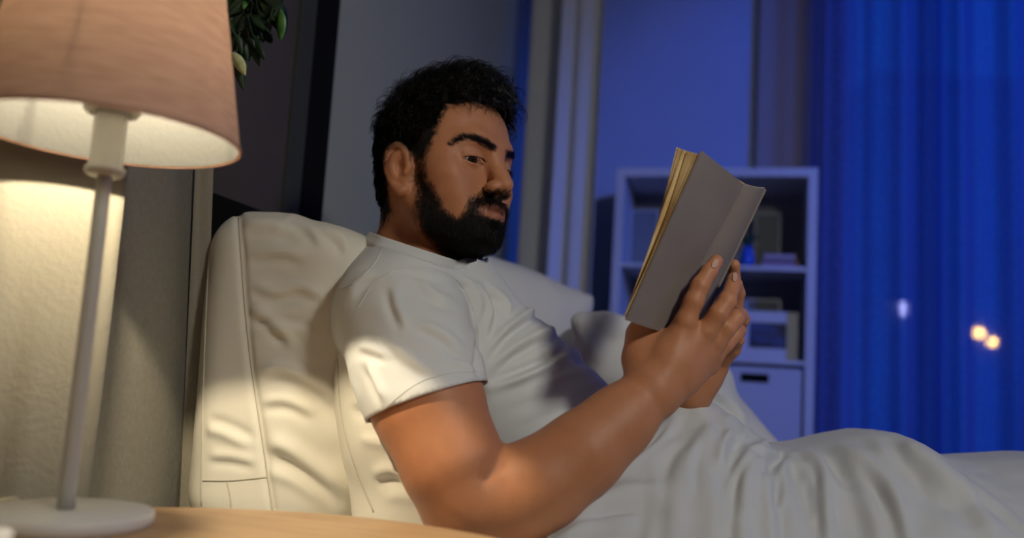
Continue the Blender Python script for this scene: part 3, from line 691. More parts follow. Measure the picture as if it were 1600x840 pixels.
# ---------------------------------------------------------------- the person's neck, arms and hands, continuous with the head
def path_px(sdf, pts, k, op='u'):
    sdf.path([W(*p[:3]) for p in pts], [p[3] for p in pts], k, op)
AX = 0.67*CR-0.74*CU; AN = 0.74*CR+0.67*CU            # down the reclined trunk; out of the chest
MT = np.stack([AX, AN, CF], 1)
body.cone(H(0, -16, -20), W(655, 405, 1.27), .054, .060, .03)
body.ell(H(0, 30, -60), (.04, .045, .035), HM, .03)
body.ell(W(700, 545, 1.28), (.17, .10, .15), MT, .06)
body.ell(W(855, 690, 1.29), (.17, .095, .14), MT, .06)
path_px(body, [(645, 450, 1.24, .05), (622, 492, 1.115, .056), (668, 628, 1.035, .060), (708, 725, 1.005, .052), (737, 790, 1.00, .047)], .03)
path_px(body, [(728, 800, 1.0, .040), (737, 788, 1.00, .046), (806, 782, 1.0, .0465), (850, 752, 1.005, .0475), (912, 706, 1.015, .0435), (965, 660, 1.03, .037), (1014, 614, 1.045, .0320)], .022)
path_px(body, [(715, 462, 1.37, .036), (745, 500, 1.46, .05), (880, 700, 1.50, .045), (950, 760, 1.46, .045), (1010, 700, 1.33, .040), (1076, 618, 1.205, .028)], .03)
# right hand
def finger(pts, k=.004):
    path_px(body, pts, k)
wr = (1022, 606, 1.048)
for q in [(1070, 508, 1.052, .0135), (1098, 524, 1.057, .0135), (1112, 546, 1.066, .0125), (1109, 570, 1.078, .0115)]:
    m = [(wr[i]*.55+q[i]*.45) for i in range(3)]
    path_px(body, [wr+(.026,), tuple(m)+(.020,), q], .016)
finger([(1066, 512, 1.056, .0130), (1072, 500, 1.050, .0125), (1084, 470, 1.048, .0112), (1094, 446, 1.051, .0107), (1108, 424, 1.058, .0090), (1119, 408, 1.066, .0082)])
finger([(1096, 528, 1.06, .0130), (1104, 516, 1.055, .0125), (1122, 490, 1.050, .0112), (1136, 470, 1.056, .0108), (1144, 449, 1.078, .0090), (1146, 435, 1.092, .0078)])
finger([(1110, 548, 1.07, .0125), (1118, 534, 1.064, .0120), (1136, 512, 1.062, .0108), (1149, 497, 1.070, .0104), (1156, 492, 1.095, .0088), (1150, 486, 1.118, .0078)])
finger([(1107, 572, 1.08, .0115), (1116, 556, 1.074, .0108), (1134, 537, 1.076, .0095), (1148, 523, 1.086, .0092), (1155, 517, 1.108, .0080), (1150, 509, 1.128, .0072)])
finger([(1012, 590, 1.058, .020), (1003, 560, 1.070, .021), (1004, 524, 1.086, .0175), (1022, 484, 1.106, .0130), (1042, 450, 1.118, .0115), (1054, 428, 1.124, .0092)], .014)
body.ell(W(1030, 560, 1.070), (.030, .034, .016), np.stack([CR, CU, CF], 1), .02)
for q in [(1072, 503, 1.039), (1101, 519, 1.043)]: body.disp(W(*q), .008, .0012)
for a, b in [((1084, 452, 1.041), (1098, 458, 1.041)), ((1083, 446, 1.041), (1100, 452, 1.041)), ((1085, 440, 1.043), (1101, 445, 1.043)), ((1129, 474, 1.045), (1142, 480, 1.047)), ((1128, 468, 1.046), (1144, 472, 1.047))]:
    body.disp([W(*a), W(*b)], .0016, -.0007)
# tendons over the back of the right hand, creases at the wrist and inside the elbow
for q in [(1068, 512, 1.042), (1096, 528, 1.046)]:
    body.disp([W(1040, 585, 1.024), W(*q)], .007, .0010)
body.disp([W(768, 735, .955), W(790, 722, .965), W(762, 745, .955)], .006, -.003)
# left hand, mostly behind the book
wl = (1078, 606, 1.200)
for q in [(1112, 520, 1.215, .0125), (1120, 540, 1.205, .0125), (1124, 558, 1.195, .0115), (1122, 574, 1.185, .011)]:
    m = [(wl[i]*.55+q[i]*.45) for i in range(3)]
    path_px(body, [wl+(.024,), tuple(m)+(.018,), q], .016)
finger([(1112, 520, 1.215, .0120), (1136, 470, 1.205, .0105), (1146, 436, 1.19, .009), (1147, 414, 1.178, .0080)])
finger([(1120, 540, 1.205, .0120), (1147, 492, 1.190, .0105), (1153, 458, 1.178, .009), (1151, 443, 1.165, .0078)])
finger([(1124, 558, 1.195, .0115), (1153, 516, 1.172, .0100), (1160, 498, 1.155, .0088), (1156, 488, 1.142, .0078)])
finger([(1122, 574, 1.185, .0105), (1146, 545, 1.160, .0092), (1153, 530, 1.144, .0080), (1147, 522, 1.134, .0070)])
finger([(1085, 590, 1.205, .018), (1082, 545, 1.22, .016), (1092, 500, 1.23, .0125), (1104, 470, 1.235, .0098)], .012)
V, Q = body.mesh(.0017); V = relax(V, Q, 1, .4)
N = vnormals(V, Q); px, dd = proj(V); hl = Hinv(V)

skin = mat('skin', (.36, .155, .075), .48)
b = bsdf(skin); b.inputs['Subsurface Weight'].default_value = .12; b.inputs['Subsurface Radius'].default_value = (.9, .35, .2); b.inputs['Subsurface Scale'].default_value = .006
b.inputs['Specular IOR Level'].default_value = .35
at = nd(skin, 'ShaderNodeVertexColor', layer_name='tone')
n1 = nd(skin, 'ShaderNodeTexNoise'); n1.inputs['Scale'].default_value = 38; n1.inputs['Detail'].default_value = 6
r1 = nd(skin, 'ShaderNodeValToRGB'); r1.color_ramp.elements[0].color = (.88, .86, .85, 1); r1.color_ramp.elements[1].color = (1.1, 1.1, 1.1, 1)
mx = nd(skin, 'ShaderNodeMix', data_type='RGBA', blend_type='MULTIPLY'); mx.inputs[0].default_value = 1
lk(skin, n1.outputs[0], r1.inputs[0]); lk(skin, at.outputs[0], mx.inputs[6]); lk(skin, r1.outputs[0], mx.inputs[7]); lk(skin, mx.outputs[2], b.inputs['Base Color'])
bump(skin, 1100, .55, .0004); bump(skin, 260, .30, .0008)
base = np.array([.48, .205, .098])
tone = np.tile(base, (len(V), 1))
def blend(w, c):
    global tone
    tone = tone*(1-w[:, None])+np.array(c)*w[:, None]
near = hl*np.array([1, 1, 1.]); near[:, 0] = np.abs(near[:, 0])     # mirror to his right side: the mask traced there serves both
npx, _ = proj(HC+HS*(near@HM.T)); onhead = (np.linalg.norm(hl-np.array([0, 20, 10]), axis=1) < 160)
lip = np.exp(-(((hl[:, 0])/27)**4))*np.exp(-((hl[:, 2]+54-0.0*hl[:, 0])/8.2)**4)*(hl[:, 1] > 78)
BEARD = [(651, 250), (661, 256), (667, 280), (680, 300), (692, 326), (712, 342), (728, 332), (736, 312), (756, 301), (784, 299), (801, 306), (804, 345), (790, 392), (740, 412), (690, 392), (664, 362), (652, 330), (651, 290)]
bd = inpoly(npx, BEARD)*onhead; bn = vnoise(hl/2.2, 8)*3.5+vnoise(hl/5, 9)*3; bw = np.clip(.5+(bd+bn)/15, 0, 1)*onhead*(hl[:, 1] > -6)*(hl[:, 2] > -115)
bw = bw*(1-np.clip(lip*1.3, 0, 1))
blend(np.clip(bw*1.0, 0, 1)**1.5*.93, (.014, .008, .005))
HAIRP = [(598, 352), (590, 320), (560, 300), (550, 150), (600, 100), (700, 70), (794, 104), (803, 176), (788, 174), (772, 162), (735, 156), (703, 160), (690, 180), (680, 208), (670, 232), (662, 252), (650, 252), (640, 236), (622, 224), (604, 236), (600, 262), (604, 292), (612, 330)]
hd_ = inpoly(npx, HAIRP); hw = np.clip(.5+(hd_+vnoise(hl/2.0, 10)*3+vnoise(hl/5, 12)*2.5)/11, 0, 1)*onhead*(hl[:, 2] > -75)*(hl[:, 1] < 98)
blend(hw, (.008, .006, .005))
blend(np.clip(lip, 0, 1)*.85, (.33, .115, .075))
BROWP = [(705, 227), (714, 218.5), (730, 211.5), (746, 213), (764, 221), (776, 230), (774, 236), (762, 229.5), (746, 221), (732, 217), (718, 221.5)]
blend(np.clip(.5+inpoly(npx, BROWP)/7, 0, 1)*(np.abs(hl[:, 1]) > 40)*(hl[:, 2] > 18)*(hl[:, 2] < 60)*.6, (.03, .016, .01))
NAILS = [((1121, 405), 8, 1.2), ((1147, 431), 6, 1.3)]
me = mesh_np('person', V, Q)
ca = me.color_attributes.new('tone', 'FLOAT_COLOR', 'POINT'); ca.data.foreach_set('color', np.concatenate([tone, np.ones((len(V), 1))], 1).astype(np.float32).ravel())
person = link('person', me, skin)
tag(person, 'bearded man in a white t-shirt reclining in bed against pillows, reading a grey book', 'person')
body_bvh = bvh_of(V, Q)
body_V, body_N, body_hl, body_bw, body_hw, body_npx = V, N, hl, bw, hw, npx

# eyes
eyew = mat('eye_white', (.42, .37, .34), .2); iris = mat('iris_brown', (.035, .015, .008), .15); pupil = mat('pupil', (.003, .003, .003), .08)
gaze = W(1040, 430, .86)
for s in (1, -1):
    c = H(s*32, 70.3, 14); R = 12.9*HS
    me = bpy.data.meshes.new('eye'); bm = bmesh.new(); bmesh.ops.create_uvsphere(bm, u_segments=40, v_segments=32, radius=R); bm.to_mesh(me); bm.free()
    z = Vector(gaze-c).normalized(); rot = z.to_track_quat('Z', 'Y').to_matrix()
    me.transform(Matrix.Translation(Vector(c)) @ rot.to_4x4())
    e = link('eye', me, eyew, person); me.materials.append(iris); me.materials.append(pupil)
    for p in me.polygons:
        a = (Vector(p.center)-Vector(c)).normalized().angle(z)
        p.material_index = 2 if a < .22 else (1 if a < .55 else 0)
    tag(e, 'dark brown eye')
# fingernails
nailm = mat('nail', (.55, .32, .24), .25)
for (x, y, dx, dy, w, l) in [(1117, 411.5, .42, -.90, 4.4, 7.6), (1148, 433, .1, -.99, 3.6, 7)]:
    g = []; 
    for j in np.linspace(-1, 1, 9):
        for i in np.linspace(-1, 1, 7):
            ww = w*math.sqrt(max(0, 1-abs(j)**3.2*.9)); c = cast(body_bvh, x+dx*j*l-dy*i*ww, y+dy*j*l+dx*i*ww, .0006)
            g.append(c[0] if c is not None else np.array([np.nan]*3))
    g = np.array(g)
    if np.isnan(g).any(): continue
    f = [(j*7+i, j*7+i+1, (j+1)*7+i+1, (j+1)*7+i) for j in range(8) for i in range(6)]
    me = bpy.data.meshes.new('fingernail'); me.from_pydata(g.tolist(), [], f); o = link('fingernail', me, nailm, person)
    sm = o.modifiers.new('s', 'SOLIDIFY'); sm.thickness = .0007; sm.offset = 1

# ---------------------------------------------------------------- hair: a lumpy mass close to the scalp and curled locks over it
hairm = mat('black_hair', (.006, .005, .0045), .38); bsdf(hairm).inputs['Specular IOR Level'].default_value = .35
hair = SDF()
def hh(x, y, z, r, k=14): hair.ell(H(x, y, z), np.array(r)*HS, HM, k*HS)
hh(0, -8, 62, (81, 94, 80)); hh(0, 32, 90, (61, 53, 53), 22); hh(0, -28, 40, (79, 72, 80)); hh(0, -46, -10, (60, 48, 62), 20); hh(4, 50, 106, (42, 28, 29), 14)
hV, hQ = hair.mesh(.003); hN = vnormals(hV, hQ); hv = Hinv(hV)
lump = vnoise(hv/9.0, 1)*2.6+vnoise(hv/4.0, 2)*1.6+vnoise(hv/18.0, 3)*2.2
hV = hV+hN*(lump*HS)[:, None]; hv = Hinv(hV)
nr = hv.copy(); nr[:, 0] = np.abs(nr[:, 0]); hp, _ = proj(HC+HS*(nr@HM.T))
farside = (hv[:, 0] < 12) & (hv[:, 1] > 50-.35*hv[:, 0]*0) & (hv[:, 2] < 90)
keep = (~farside) & (inpoly(hp, HAIRP)+vnoise(hv/3.0, 14)*3+vnoise(hv/8, 15)*3 > 3.0)
hV2, hQ2 = drop(hV, hQ, keep)
capm = mat('hair_roots', (.004, .0035, .003), 1.0); bsdf(capm).inputs['Specular IOR Level'].default_value = 0.0
hairo = link('hair', mesh_np('hair', hV2, hQ2), capm, person); tag(hairo, 'short curly black hair')
def strands(paths, r0, name, m, parent, n=3):
    VV = []; FF = []; o = 0
    for P in paths:
        k = len(P); rad = r0*np.linspace(1, .35, k); tg = np.gradient(P, axis=0); tg /= np.linalg.norm(tg, axis=1)[:, None]+1e-9
        a = np.cross(tg, np.array([.3, .5, .81])); a /= np.linalg.norm(a, axis=1)[:, None]+1e-9; b_ = np.cross(tg, a)
        th = np.arange(n)*2*math.pi/n
        v = P[:, None, :]+rad[:, None, None]*(np.cos(th)[None, :, None]*a[:, None]+np.sin(th)[None, :, None]*b_[:, None])
        VV.append(v.reshape(-1, 3)); i = np.arange(k-1)[:, None]*n; j = np.arange(n)[None]; j2 = (j+1) % n
        FF.append((np.stack([i+j, i+j2, i+n+j2, i+n+j], -1).reshape(-1, 4))+o); o += k*n
    return link(name, mesh_np(name, np.concatenate(VV), np.concatenate(FF)), m, parent)
# locks: each a few hairs that share one wave
idx = np.where((~farside) & (inpoly(hp, HAIRP) > -2) & (hv[:, 2] > -66))[0]; paths = []
pick = rng.choice(idx, 2600); upv = HM[:, 2]
edgeness = np.clip(inpoly(hp, HAIRP)/14, .15, 1)
for q in pick:
    p = hV[q]; n = hN[q]; l = hv[q]; top = np.clip((l[2]-62)/62, 0, 1); front = np.clip((l[1]-20)/60, 0, 1); L = (.008+.024*top+.012*rng.random()*(.4+top))*(.35+.65*edgeness[q])
    t = rng.normal(size=3)*.55; t += HM[:, 1]*(1.0*top*(1-1.3*front*(edgeness[q] < .7)))+upv*.8*front*(edgeness[q] < .7)-upv*(1.5*(1-top))*(1-front); t -= n*(t@n); t /= np.linalg.norm(t); b_ = np.cross(n, t)
    turns = rng.uniform(1.6, 3.6); lift = rng.uniform(.10, .40)+.35*top*rng.random(); s_ = np.linspace(0, 1, 11); ph = turns*s_; sg = rng.choice([-1, 1]); rr = L/turns*1.15
    C_ = p-n*.0025+(np.outer(np.sin(ph)*rr, t)+np.outer((1-np.cos(ph))*rr*sg*.75, b_)+np.outer(np.sin(s_*math.pi*.85)*L*lift*.7, n))+np.outer(s_*L*.35, t)
    for _ in range(4):
        o_ = rng.normal(size=3)*.0011; sp_ = rng.normal(size=3)*.0016
        paths.append(C_+o_+np.outer(s_**1.5, sp_))
strands(paths, .00030, 'hair_strands', hairm, hairo)
# loose curls standing out over the top
paths = []
top_i = idx[(hv[idx, 2] > 108)]
for q in rng.choice(top_i, 260):
    p = hV[q]; n = hN[q]; t = HM[:, 1]*rng.uniform(.2, 1)+HM[:, 0]*rng.uniform(-.9, .9); t -= n*(t@n); t /= np.linalg.norm(t)
    R_ = rng.uniform(.005, .012)*(1+.3*(hv[q][1] > 30)); s_ = np.linspace(0, rng.uniform(2.4, 4.8), 16)
    paths.append(p-n*.002+np.outer(R_*(1-np.cos(s_)), t)+np.outer(R_*np.sin(s_)*rng.uniform(.5, .95), n)+np.outer(s_*R_*.15, HM[:, 0]*rng.choice([-1, 1])))
for q in rng.choice(idx[(hv[idx, 2] > 122) & (hv[idx, 1] > -10)], 70):
    p = hV[q]; n = hN[q]; t = HM[:, 1]*rng.uniform(.5, 1)+HM[:, 0]*rng.uniform(-.4, .4); t -= n*(t@n); t /= np.linalg.norm(t); R_ = rng.uniform(.009, .015); s_ = np.linspace(0, rng.uniform(3, 4.2), 18)
    C_ = p-n*.003+np.outer(R_*(1-np.cos(s_)), t)+np.outer(R_*np.sin(s_)*.75, n)
    for _ in range(3): paths.append(C_+rng.normal(size=3)*.0006)
# a few falling forward of the brow and off the nape
fr = idx[(hv[idx, 1] > 84) & (hv[idx, 2] > 70)]
for q in rng.choice(fr, min(36, len(fr))):
    p = hV[q]; n = hN[q]; t = HM[:, 0]*rng.uniform(-1, 1)-upv*rng.uniform(-.4, .6); t -= n*(t@n); t /= np.linalg.norm(t); R_ = rng.uniform(.004, .008); s_ = np.linspace(0, rng.uniform(2, 4), 14)
    paths.append(p-n*.001+np.outer(R_*(1-np.cos(s_)), t)+np.outer(R_*np.sin(s_)*.9, n))
strands(paths, .00030, 'loose_curls', hairm, hairo)

# ---------------------------------------------------------------- beard, moustache and eyebrows of short hairs
def hairs(mask_idx, w, n, Lf, dirf, r0, name, parent, lift=.5, rnd=.35):
    pr = w/w.sum(); pk = rng.choice(mask_idx, n, p=pr); paths = []
    for q in pk:
        p = body_V[q]+rng.normal(size=3)*.0006; nn = body_N[q]; t = dirf(body_hl[q]); t = t+rng.normal(size=3)*rnd; t -= nn*(t@nn); t /= np.linalg.norm(t)+1e-9
        L = Lf(body_hl[q])*rng.uniform(.6, 1.25); s_ = np.linspace(0, 1, 5); li = lift*rng.uniform(.6, 1.2); sd = np.cross(nn, t)*rng.normal()*.25
        paths.append(p-nn*.0005+np.outer(s_*L, t)+np.outer(np.sin(s_*2.0)*L*li, nn)+np.outer(s_**2*L, sd))
    return strands(paths, r0, name, hairm, parent)
bi = np.where(body_bw > .08)[0]
def Lbeard(l):
    return .0035+.0105*np.clip((-l[2]-30)/50, 0, 1)*np.clip((l[1]-5)/50, 0.15, 1)+.003*np.exp(-((l[2]+40)/8)**2)*(l[1] > 80)
beard = hairs(bi, body_bw[bi]**1.1, 17000, Lbeard, lambda l: -upv*1.0+HM[:, 1]*(.5 if l[2] < -60 else .05)+HM[:, 0]*np.sign(l[0])*.35*(l[1] > 78)*(l[2] > -52), .00022, 'beard', person, .40)
tag(beard, 'short full black beard and moustache')
BROW = [(705, 227), (714, 218.5), (730, 211.5), (746, 213), (764, 221), (776, 230), (774, 236), (762, 229.5), (746, 221), (732, 217), (718, 221.5)]
ew = np.clip(.6+inpoly(body_npx, BROW)/5, 0, 1)*(np.abs(body_hl[:, 1]) > 40)*(body_hl[:, 2] > 18)*(body_hl[:, 2] < 60)
ei = np.where(ew > .05)[0]
for s in (1, -1):
    j = ei[body_hl[ei, 0]*s > 3]
    if len(j): hairs(j, ew[j], 1900, lambda l: .0062, lambda l: HM[:, 0]*s*1.0+upv*.35-HM[:, 1]*.3, .00015, 'eyebrow', person, .08, .16)
ti = np.where((body_hw > .12) & (body_hl[:, 2] < 75))[0]
hairs(ti, body_hw[ti], 9000, lambda l: .0055, lambda l: -upv*1.0-HM[:, 1]*.3, .00020, 'temple_hair', person, .25)
# eyelashes along the slit
for s in (1, -1):
    paths = []
    for a in np.linspace(-1, 1, 34):
        x = 33.5+15*a; y = 86-6*a*a-4.5*a; z = 13.0-2.4*a*a-.6*a
        p = H(s*x, y, z); t = HM[:, 1]*.8-upv*.55+HM[:, 0]*s*a*.35; paths.append(p+np.outer(np.linspace(-.1, 1, 5)*.006, t)+np.outer(np.linspace(0, 1, 5)**2*.0025, upv))
    strands(paths, .00032, 'eyelashes', hairm, person)
# ---------------------------------------------------------------- bed, pillows
cot = mat('white_cotton', (.70, .69, .66), .85); bump(cot, 700, .25, .0005); bump(cot, 40, .15, .002); bsdf(cot).inputs['Sheen Weight'].default_value = .15
cream = mat('cream_cotton', (.72, .68, .58), .85); bump(cream, 800, .25, .0005); bump(cream, 35, .18, .002)
seamm = mat('cream_piping', (.50, .46, .37), .8); bump(seamm, 500, .2, .0004)
bedf = mat('bed_frame_fabric', (.35, .33, .30), .9); bump(bedf, 500, .4, .001)
BY0, BY1, BX0, BX1 = .885, 2.30, -.70, 1.30
bed = empty('bed', ((BX0+BX1)/2, (BY0+BY1)/2, 0), 'bed with a white mattress the man is lying on, head end at the grey wall', 'bed')
MB().box((BX0, BY0+.02, .10), (BX1, BY1-.02, .26)).build('bed_base', bedf, bed, bevel=.01)
for x in (BX0+.08, BX1-.08):
    for y in (BY0+.09, BY1-.09): MB().lathe([(.001, 0), (.02, 0), (.026, .10), (.001, .10)], (x, y, 0), 20).build('leg', wood, bed, smooth=True)
MB().box((BX0, BY0, .26), (BX1, BY1, .475)).build('mattress', cot, bed, bevel=.035, seg=5)

def rY(a): c, s = math.cos(a), math.sin(a); return np.array([[c, 0, s], [0, 1, 0], [-s, 0, c]])
def rZ(a): c, s = math.cos(a), math.sin(a); return np.array([[c, -s, 0], [s, c, 0], [0, 0, 1]])
def pillow(name, c, half, M, m, label, folds, pinch=.5, seed=0, h=.005, nz=(.006, 9), thick_ax=0, extra=None, gusset=False):
    """a stuffed cushion: fat in the middle, thin towards the corners"""
    c = np.asarray(c, float); hf = np.array(half, float); a1, a2 = [i for i in range(3) if i != thick_ax]
    s = SDF()
    def fn(P):
        q = (P-c)@M; u = np.abs(q[..., a1])/hf[a1]; v = np.abs(q[..., a2])/hf[a2]
        prof = (np.clip(1-u**3.2, 0, 1)*np.clip(1-v**3.2, 0, 1))**pinch
        t = hf[thick_ax]*np.maximum(prof, .06); e = np.abs(q[..., thick_ax])-t
        o = np.maximum(np.maximum(u-1, v-1), -9)*min(hf[a1], hf[a2])
        return np.maximum(e*.62, o)
    s.custom('u', fn, c, float(np.linalg.norm(hf)), 0)
    if extra: extra(s)
    V, Q = s.mesh(h); V = relax(V, Q, 3, .5); N = vnormals(V, Q); px, _ = proj(V); fc = np.clip(-(N@CF)*2.5+.4, 0, 1)
    dz = nz[0]*vnoise(V*np.array([nz[1], nz[1], nz[1]*2.2])+seed, seed)+nz[0]*.35*vnoise(V*nz[1]*3.1, seed+3)
    for f in folds: dz = dz+fc*fold(px, N, *f[:3], **(f[3] if len(f) > 3 else {}))
    V = V+N*dz[:, None]; V = relax(V, Q, 1, .4)
    o = link(name, mesh_np(name, V, Q), m); tag(o, label, 'pillow')
    return o, bvh_of(V, Q), V, Q
# big boxed cushion nearest the lamp
s = SDF(); Mp = rY(math.radians(-1.0))
pc1 = np.array([-.602, 1.30, .690]); hx_, hy_, hz_ = .128, .250, .222
def fbig(P):
    q = (P-pc1)@Mp; u = q[..., 1]/hy_; v = q[..., 2]/hz_; w = np.clip((1-np.abs(u)**2.6)*(1-np.abs(v)**2.6), 0, 1)**.5
    q = q.copy(); q[..., 0] = q[..., 0]-np.where(q[..., 0] > 0, 1, 0)*(.035*w-.02); q[..., 1] *= 1.0; q[..., 2] = q[..., 2]+.20*np.clip(q[..., 0]+.03, 0, 1)*np.clip(q[..., 2]/hz_+.2, 0, 1.2); qq = np.abs(q)-(np.array([hx_, hy_, hz_])-.062)
    return (np.linalg.norm(np.maximum(qq, 0), axis=-1)+np.minimum(qq.max(-1), 0)-.062)*.85
s.custom('u', fbig, pc1, .40, 0)
V, Q = s.mesh(.004); V = relax(V, Q, 2, .5); N = vnormals(V, Q); px, _ = proj(V); fc = np.clip(-(N@CF)*2+.6, 0, 1)
right = 1/(1+np.exp(-(px[:, 0]-(372+.10*(px[:, 1]-325)))/8)); dz = right*(.0045*vnoise(V*np.array([5, 5, 16]), 1)+.002*vnoise(V*np.array([14, 14, 34]), 2))+.0012*vnoise(V*12, 4)
for (pl_, w_, a_, k_) in [
    ([(380, 400), (430, 392), (480, 400)], 9, .004, dict(side=1)), ([(384, 440), (430, 455), (470, 448), (520, 470)], 9, .005, dict(side=1)),
    ([(388, 480), (425, 500), (465, 540)], 10, .006, dict(side=1)), ([(392, 520), (440, 512), (500, 520)], 8, .004, dict(side=-1)),
    ([(400, 585), (440, 575), (500, 600), (540, 640)], 12, .007, dict(side=1)), ([(404, 628), (450, 625), (500, 650)], 9, .005, dict(side=1)),
    ([(410, 690), (450, 700), (500, 735), (560, 790)], 14, .009, dict(side=1)), ([(412, 735), (460, 750), (520, 790)], 10, .005, dict(side=-1)),
    ([(320, 668), (350, 676), (398, 700)], 9, .006, dict(side=-1)), ([(322, 712), (360, 712), (405, 722)], 8, .005, dict(side=1)),
    ([(376, 350), (420, 350), (480, 362)], 10, .004, dict(side=1)), ([(440, 332), (480, 352), (510, 385)], 9, .004, dict(side=1)), ([(490, 348), (530, 370), (548, 400)], 8, .004, dict(side=1))]:
    dz = dz+fc*fold(px, N, pl_, w_, a_, **k_)
seam_l = [(372, 322), (377, 400), (385, 500), (397, 600), (412, 700), (426, 800)]
dz = dz-fc*.0045*np.exp(-(np.abs(fold(px, N, seam_l, 9, 1, taper=.001))-1)**2/.12)*(fold(px, N, seam_l, 9, 1, taper=.001) > .3)
V = V+N*dz[:, None]; V = relax(V, Q, 1, .4)
big = link('cushion', mesh_np('cushion', V, Q), cream); tag(big, 'big cream boxed cushion with piped seams standing between the curtain and the man', 'cushion')
bv = bvh_of(V, Q)
for pts, r_ in ((seam_l, .0013), ([(331, 332), (326, 420), (321, 520), (317, 640), (315, 790)], .0013), ([(317, 750), (360, 750), (416, 745)], .0011), ([(355, 752), (360, 775), (362, 800)], .0011)):
    P = trace(bv, pts, .0003, 60)
    if len(P) > 4: MB().tube(P, r_, 8).build('piping', seamm, big, smooth=True)
# cushion behind his back
p2, bv2, _, _ = pillow('pillow', W(708, 705, 1.29), (.110, .235, .190), rY(math.radians(-18)), cream, 'cream pillow squeezed between the big boxed cushion and the man\'s back',
    [([(545, 560), (575, 580), (610, 575)], 9, .006, dict(side=1)), ([(548, 620), (590, 640), (625, 632)], 10, .007, dict(side=1)), ([(560, 680), (600, 690), (640, 682)], 9, .006, dict(side=-1)), ([(575, 745), (610, 735), (650, 752)], 9, .007, dict(side=1)), ([(590, 780), (630, 775), (655, 785)], 8, .005)], .45, 3)
P = trace(bv2, [(528, 560), (533, 640), (552, 720), (584, 800)], .0003, 40)
if len(P) > 4: MB().tube(P, .0011, 8).build('piping', seamm, p2, smooth=True)
# pillow on the far side of the bed
p3, _, _, _ = pillow('pillow', W(705, 540, 1.80)+np.array([.02, .02, 0]), (.12, .24, .19), rY(math.radians(16))@rZ(math.radians(-52)), cot, 'white pillow on the far side of the bed, tinted blue behind the man\'s chin', [], .45, 6, .006)

# bunched bedding beyond the man
s = SDF()
for (x, y, d, r_, k) in [(948, 560, 1.62, (.10, .10, .066), .05), (1010, 585, 1.60, (.15, .12, .070), .06), (1072, 660, 1.62, (.10, .12, .078), .06), (1000, 710, 1.62, (.26, .16, .10), .06), (1095, 712, 1.62, (.095, .14, .076), .05)]:
    s.ell(W(x, y, d), np.array(r_), None, k)
s.path([W(907, 503, 1.53), W(945, 506, 1.53), W(1000, 518, 1.54)], [.008, .012, .02], .03)
s.path([W(907, 503, 1.53), W(925, 545, 1.53), W(950, 590, 1.54)], [.008, .012, .02], .03)
V, Q = s.mesh(.007); V = relax(V, Q, 2); N = vnormals(V, Q); px, _ = proj(V)
dz = .005*vnoise(V*np.array([8, 6, 11]), 24)+.0015*vnoise(V*30, 22)
for f in [([(903, 500), (920, 540), (940, 570)], 6, .004), ([(1100, 600), (1140, 630), (1170, 672)], 7, .008, dict(side=1)), ([(1088, 612), (1110, 640), (1130, 680)], 7, .006, dict(side=1))]:
    dz = dz+fold(px, N, *f[:3], **(f[3] if len(f) > 3 else {}))
V = V+N*dz[:, None]
bz = link('rumpled_quilt', mesh_np('rumpled_quilt', V, Q), cot); tag(bz, 'bunched white quilt lying beyond the man, seen between his chest and the book', 'quilt')

# ---------------------------------------------------------------- duvet over his legs
duv = mat('duvet_cotton', (.58, .585, .58), .85); bump(duv, 800, .2, .0004); bump(duv, 45, .15, .0015); bsdf(duv).inputs['Sheen Weight'].default_value = .15
TOP = np.array([(1000, 640), (1060, 632), (1090, 622), (1110, 628), (1150, 655), (1195, 690), (1225, 694), (1260, 690), (1300, 680), (1350, 671), (1385, 673), (1408, 684), (1422, 700), (1460, 708), (1500, 713), (1550, 710), (1600, 707), (1760, 712)], float)
nu, nv = 520, 300
DR = 1.30
def zridge(xc):
    pxx = 800+FPX*xc/DR; y = np.interp(pxx, TOP[:, 0], TOP[:, 1]); return POS[2]+DR*CF[2]+(pxx-800)/FPX*DR*CR[2]+(420-y)/FPX*DR*CU[2]
U_ = np.linspace(0, 1, nu); V_ = np.linspace(0, 1, nv); Uu, Vv = np.meshgrid(U_, V_, indexing='ij')
dgrid = .80+Vv*1.25
xs0 = np.interp(dgrid, [.8, .94, .98, 1.05, 1.12, 1.25, 1.35, 2.1], [.02, .018, .035, .0975, .150, .258, .30, .40])
xc = xs0+Uu*(1.22-xs0)
zr_ = zridge(xc); zr_ = np.where(xc < .27, np.maximum(zr_, .69-.0*(xc)), zr_)
z0_ = .488
t = np.clip((dgrid-.885)/(1.265-.885), 0, 1); pn = (t*t*(3-2*t))**.92
t2 = np.clip((dgrid-1.34)/.26, 0, 1); pf_ = 1-t2*t2*(3-2*t2)
P_ = np.where(dgrid < 1.30, pn, pf_)
z = z0_+(zr_-z0_)*P_
hang = np.clip((.905-dgrid)/.08, 0, 1); z = z-hang**1.5*.20
# world positions
Rh = np.array([math.cos(YAW), math.sin(YAW), 0]); Fh = np.array([-math.sin(YAW), math.cos(YAW), 0])
XY = xc[..., None]*Rh+dgrid[..., None]*Fh
Pw = np.concatenate([XY[..., :2], z[..., None]], -1)
# pull the outer edge tidy over the mattress side
V = Pw.reshape(-1, 3)
i = np.arange(nu-1)[:, None]; j = np.arange(nv-1)[None]
Q = np.stack([i*nv+j, (i+1)*nv+j, (i+1)*nv+j+1, i*nv+j+1], -1).reshape(-1, 4)
N = vnormals(V, Q); N *= np.sign(N[:, 2:3]+1e-9)
px, _ = proj(V)
n_w = (V-POS)@np.stack([Rh, Fh, [0, 0, 1]], 1)
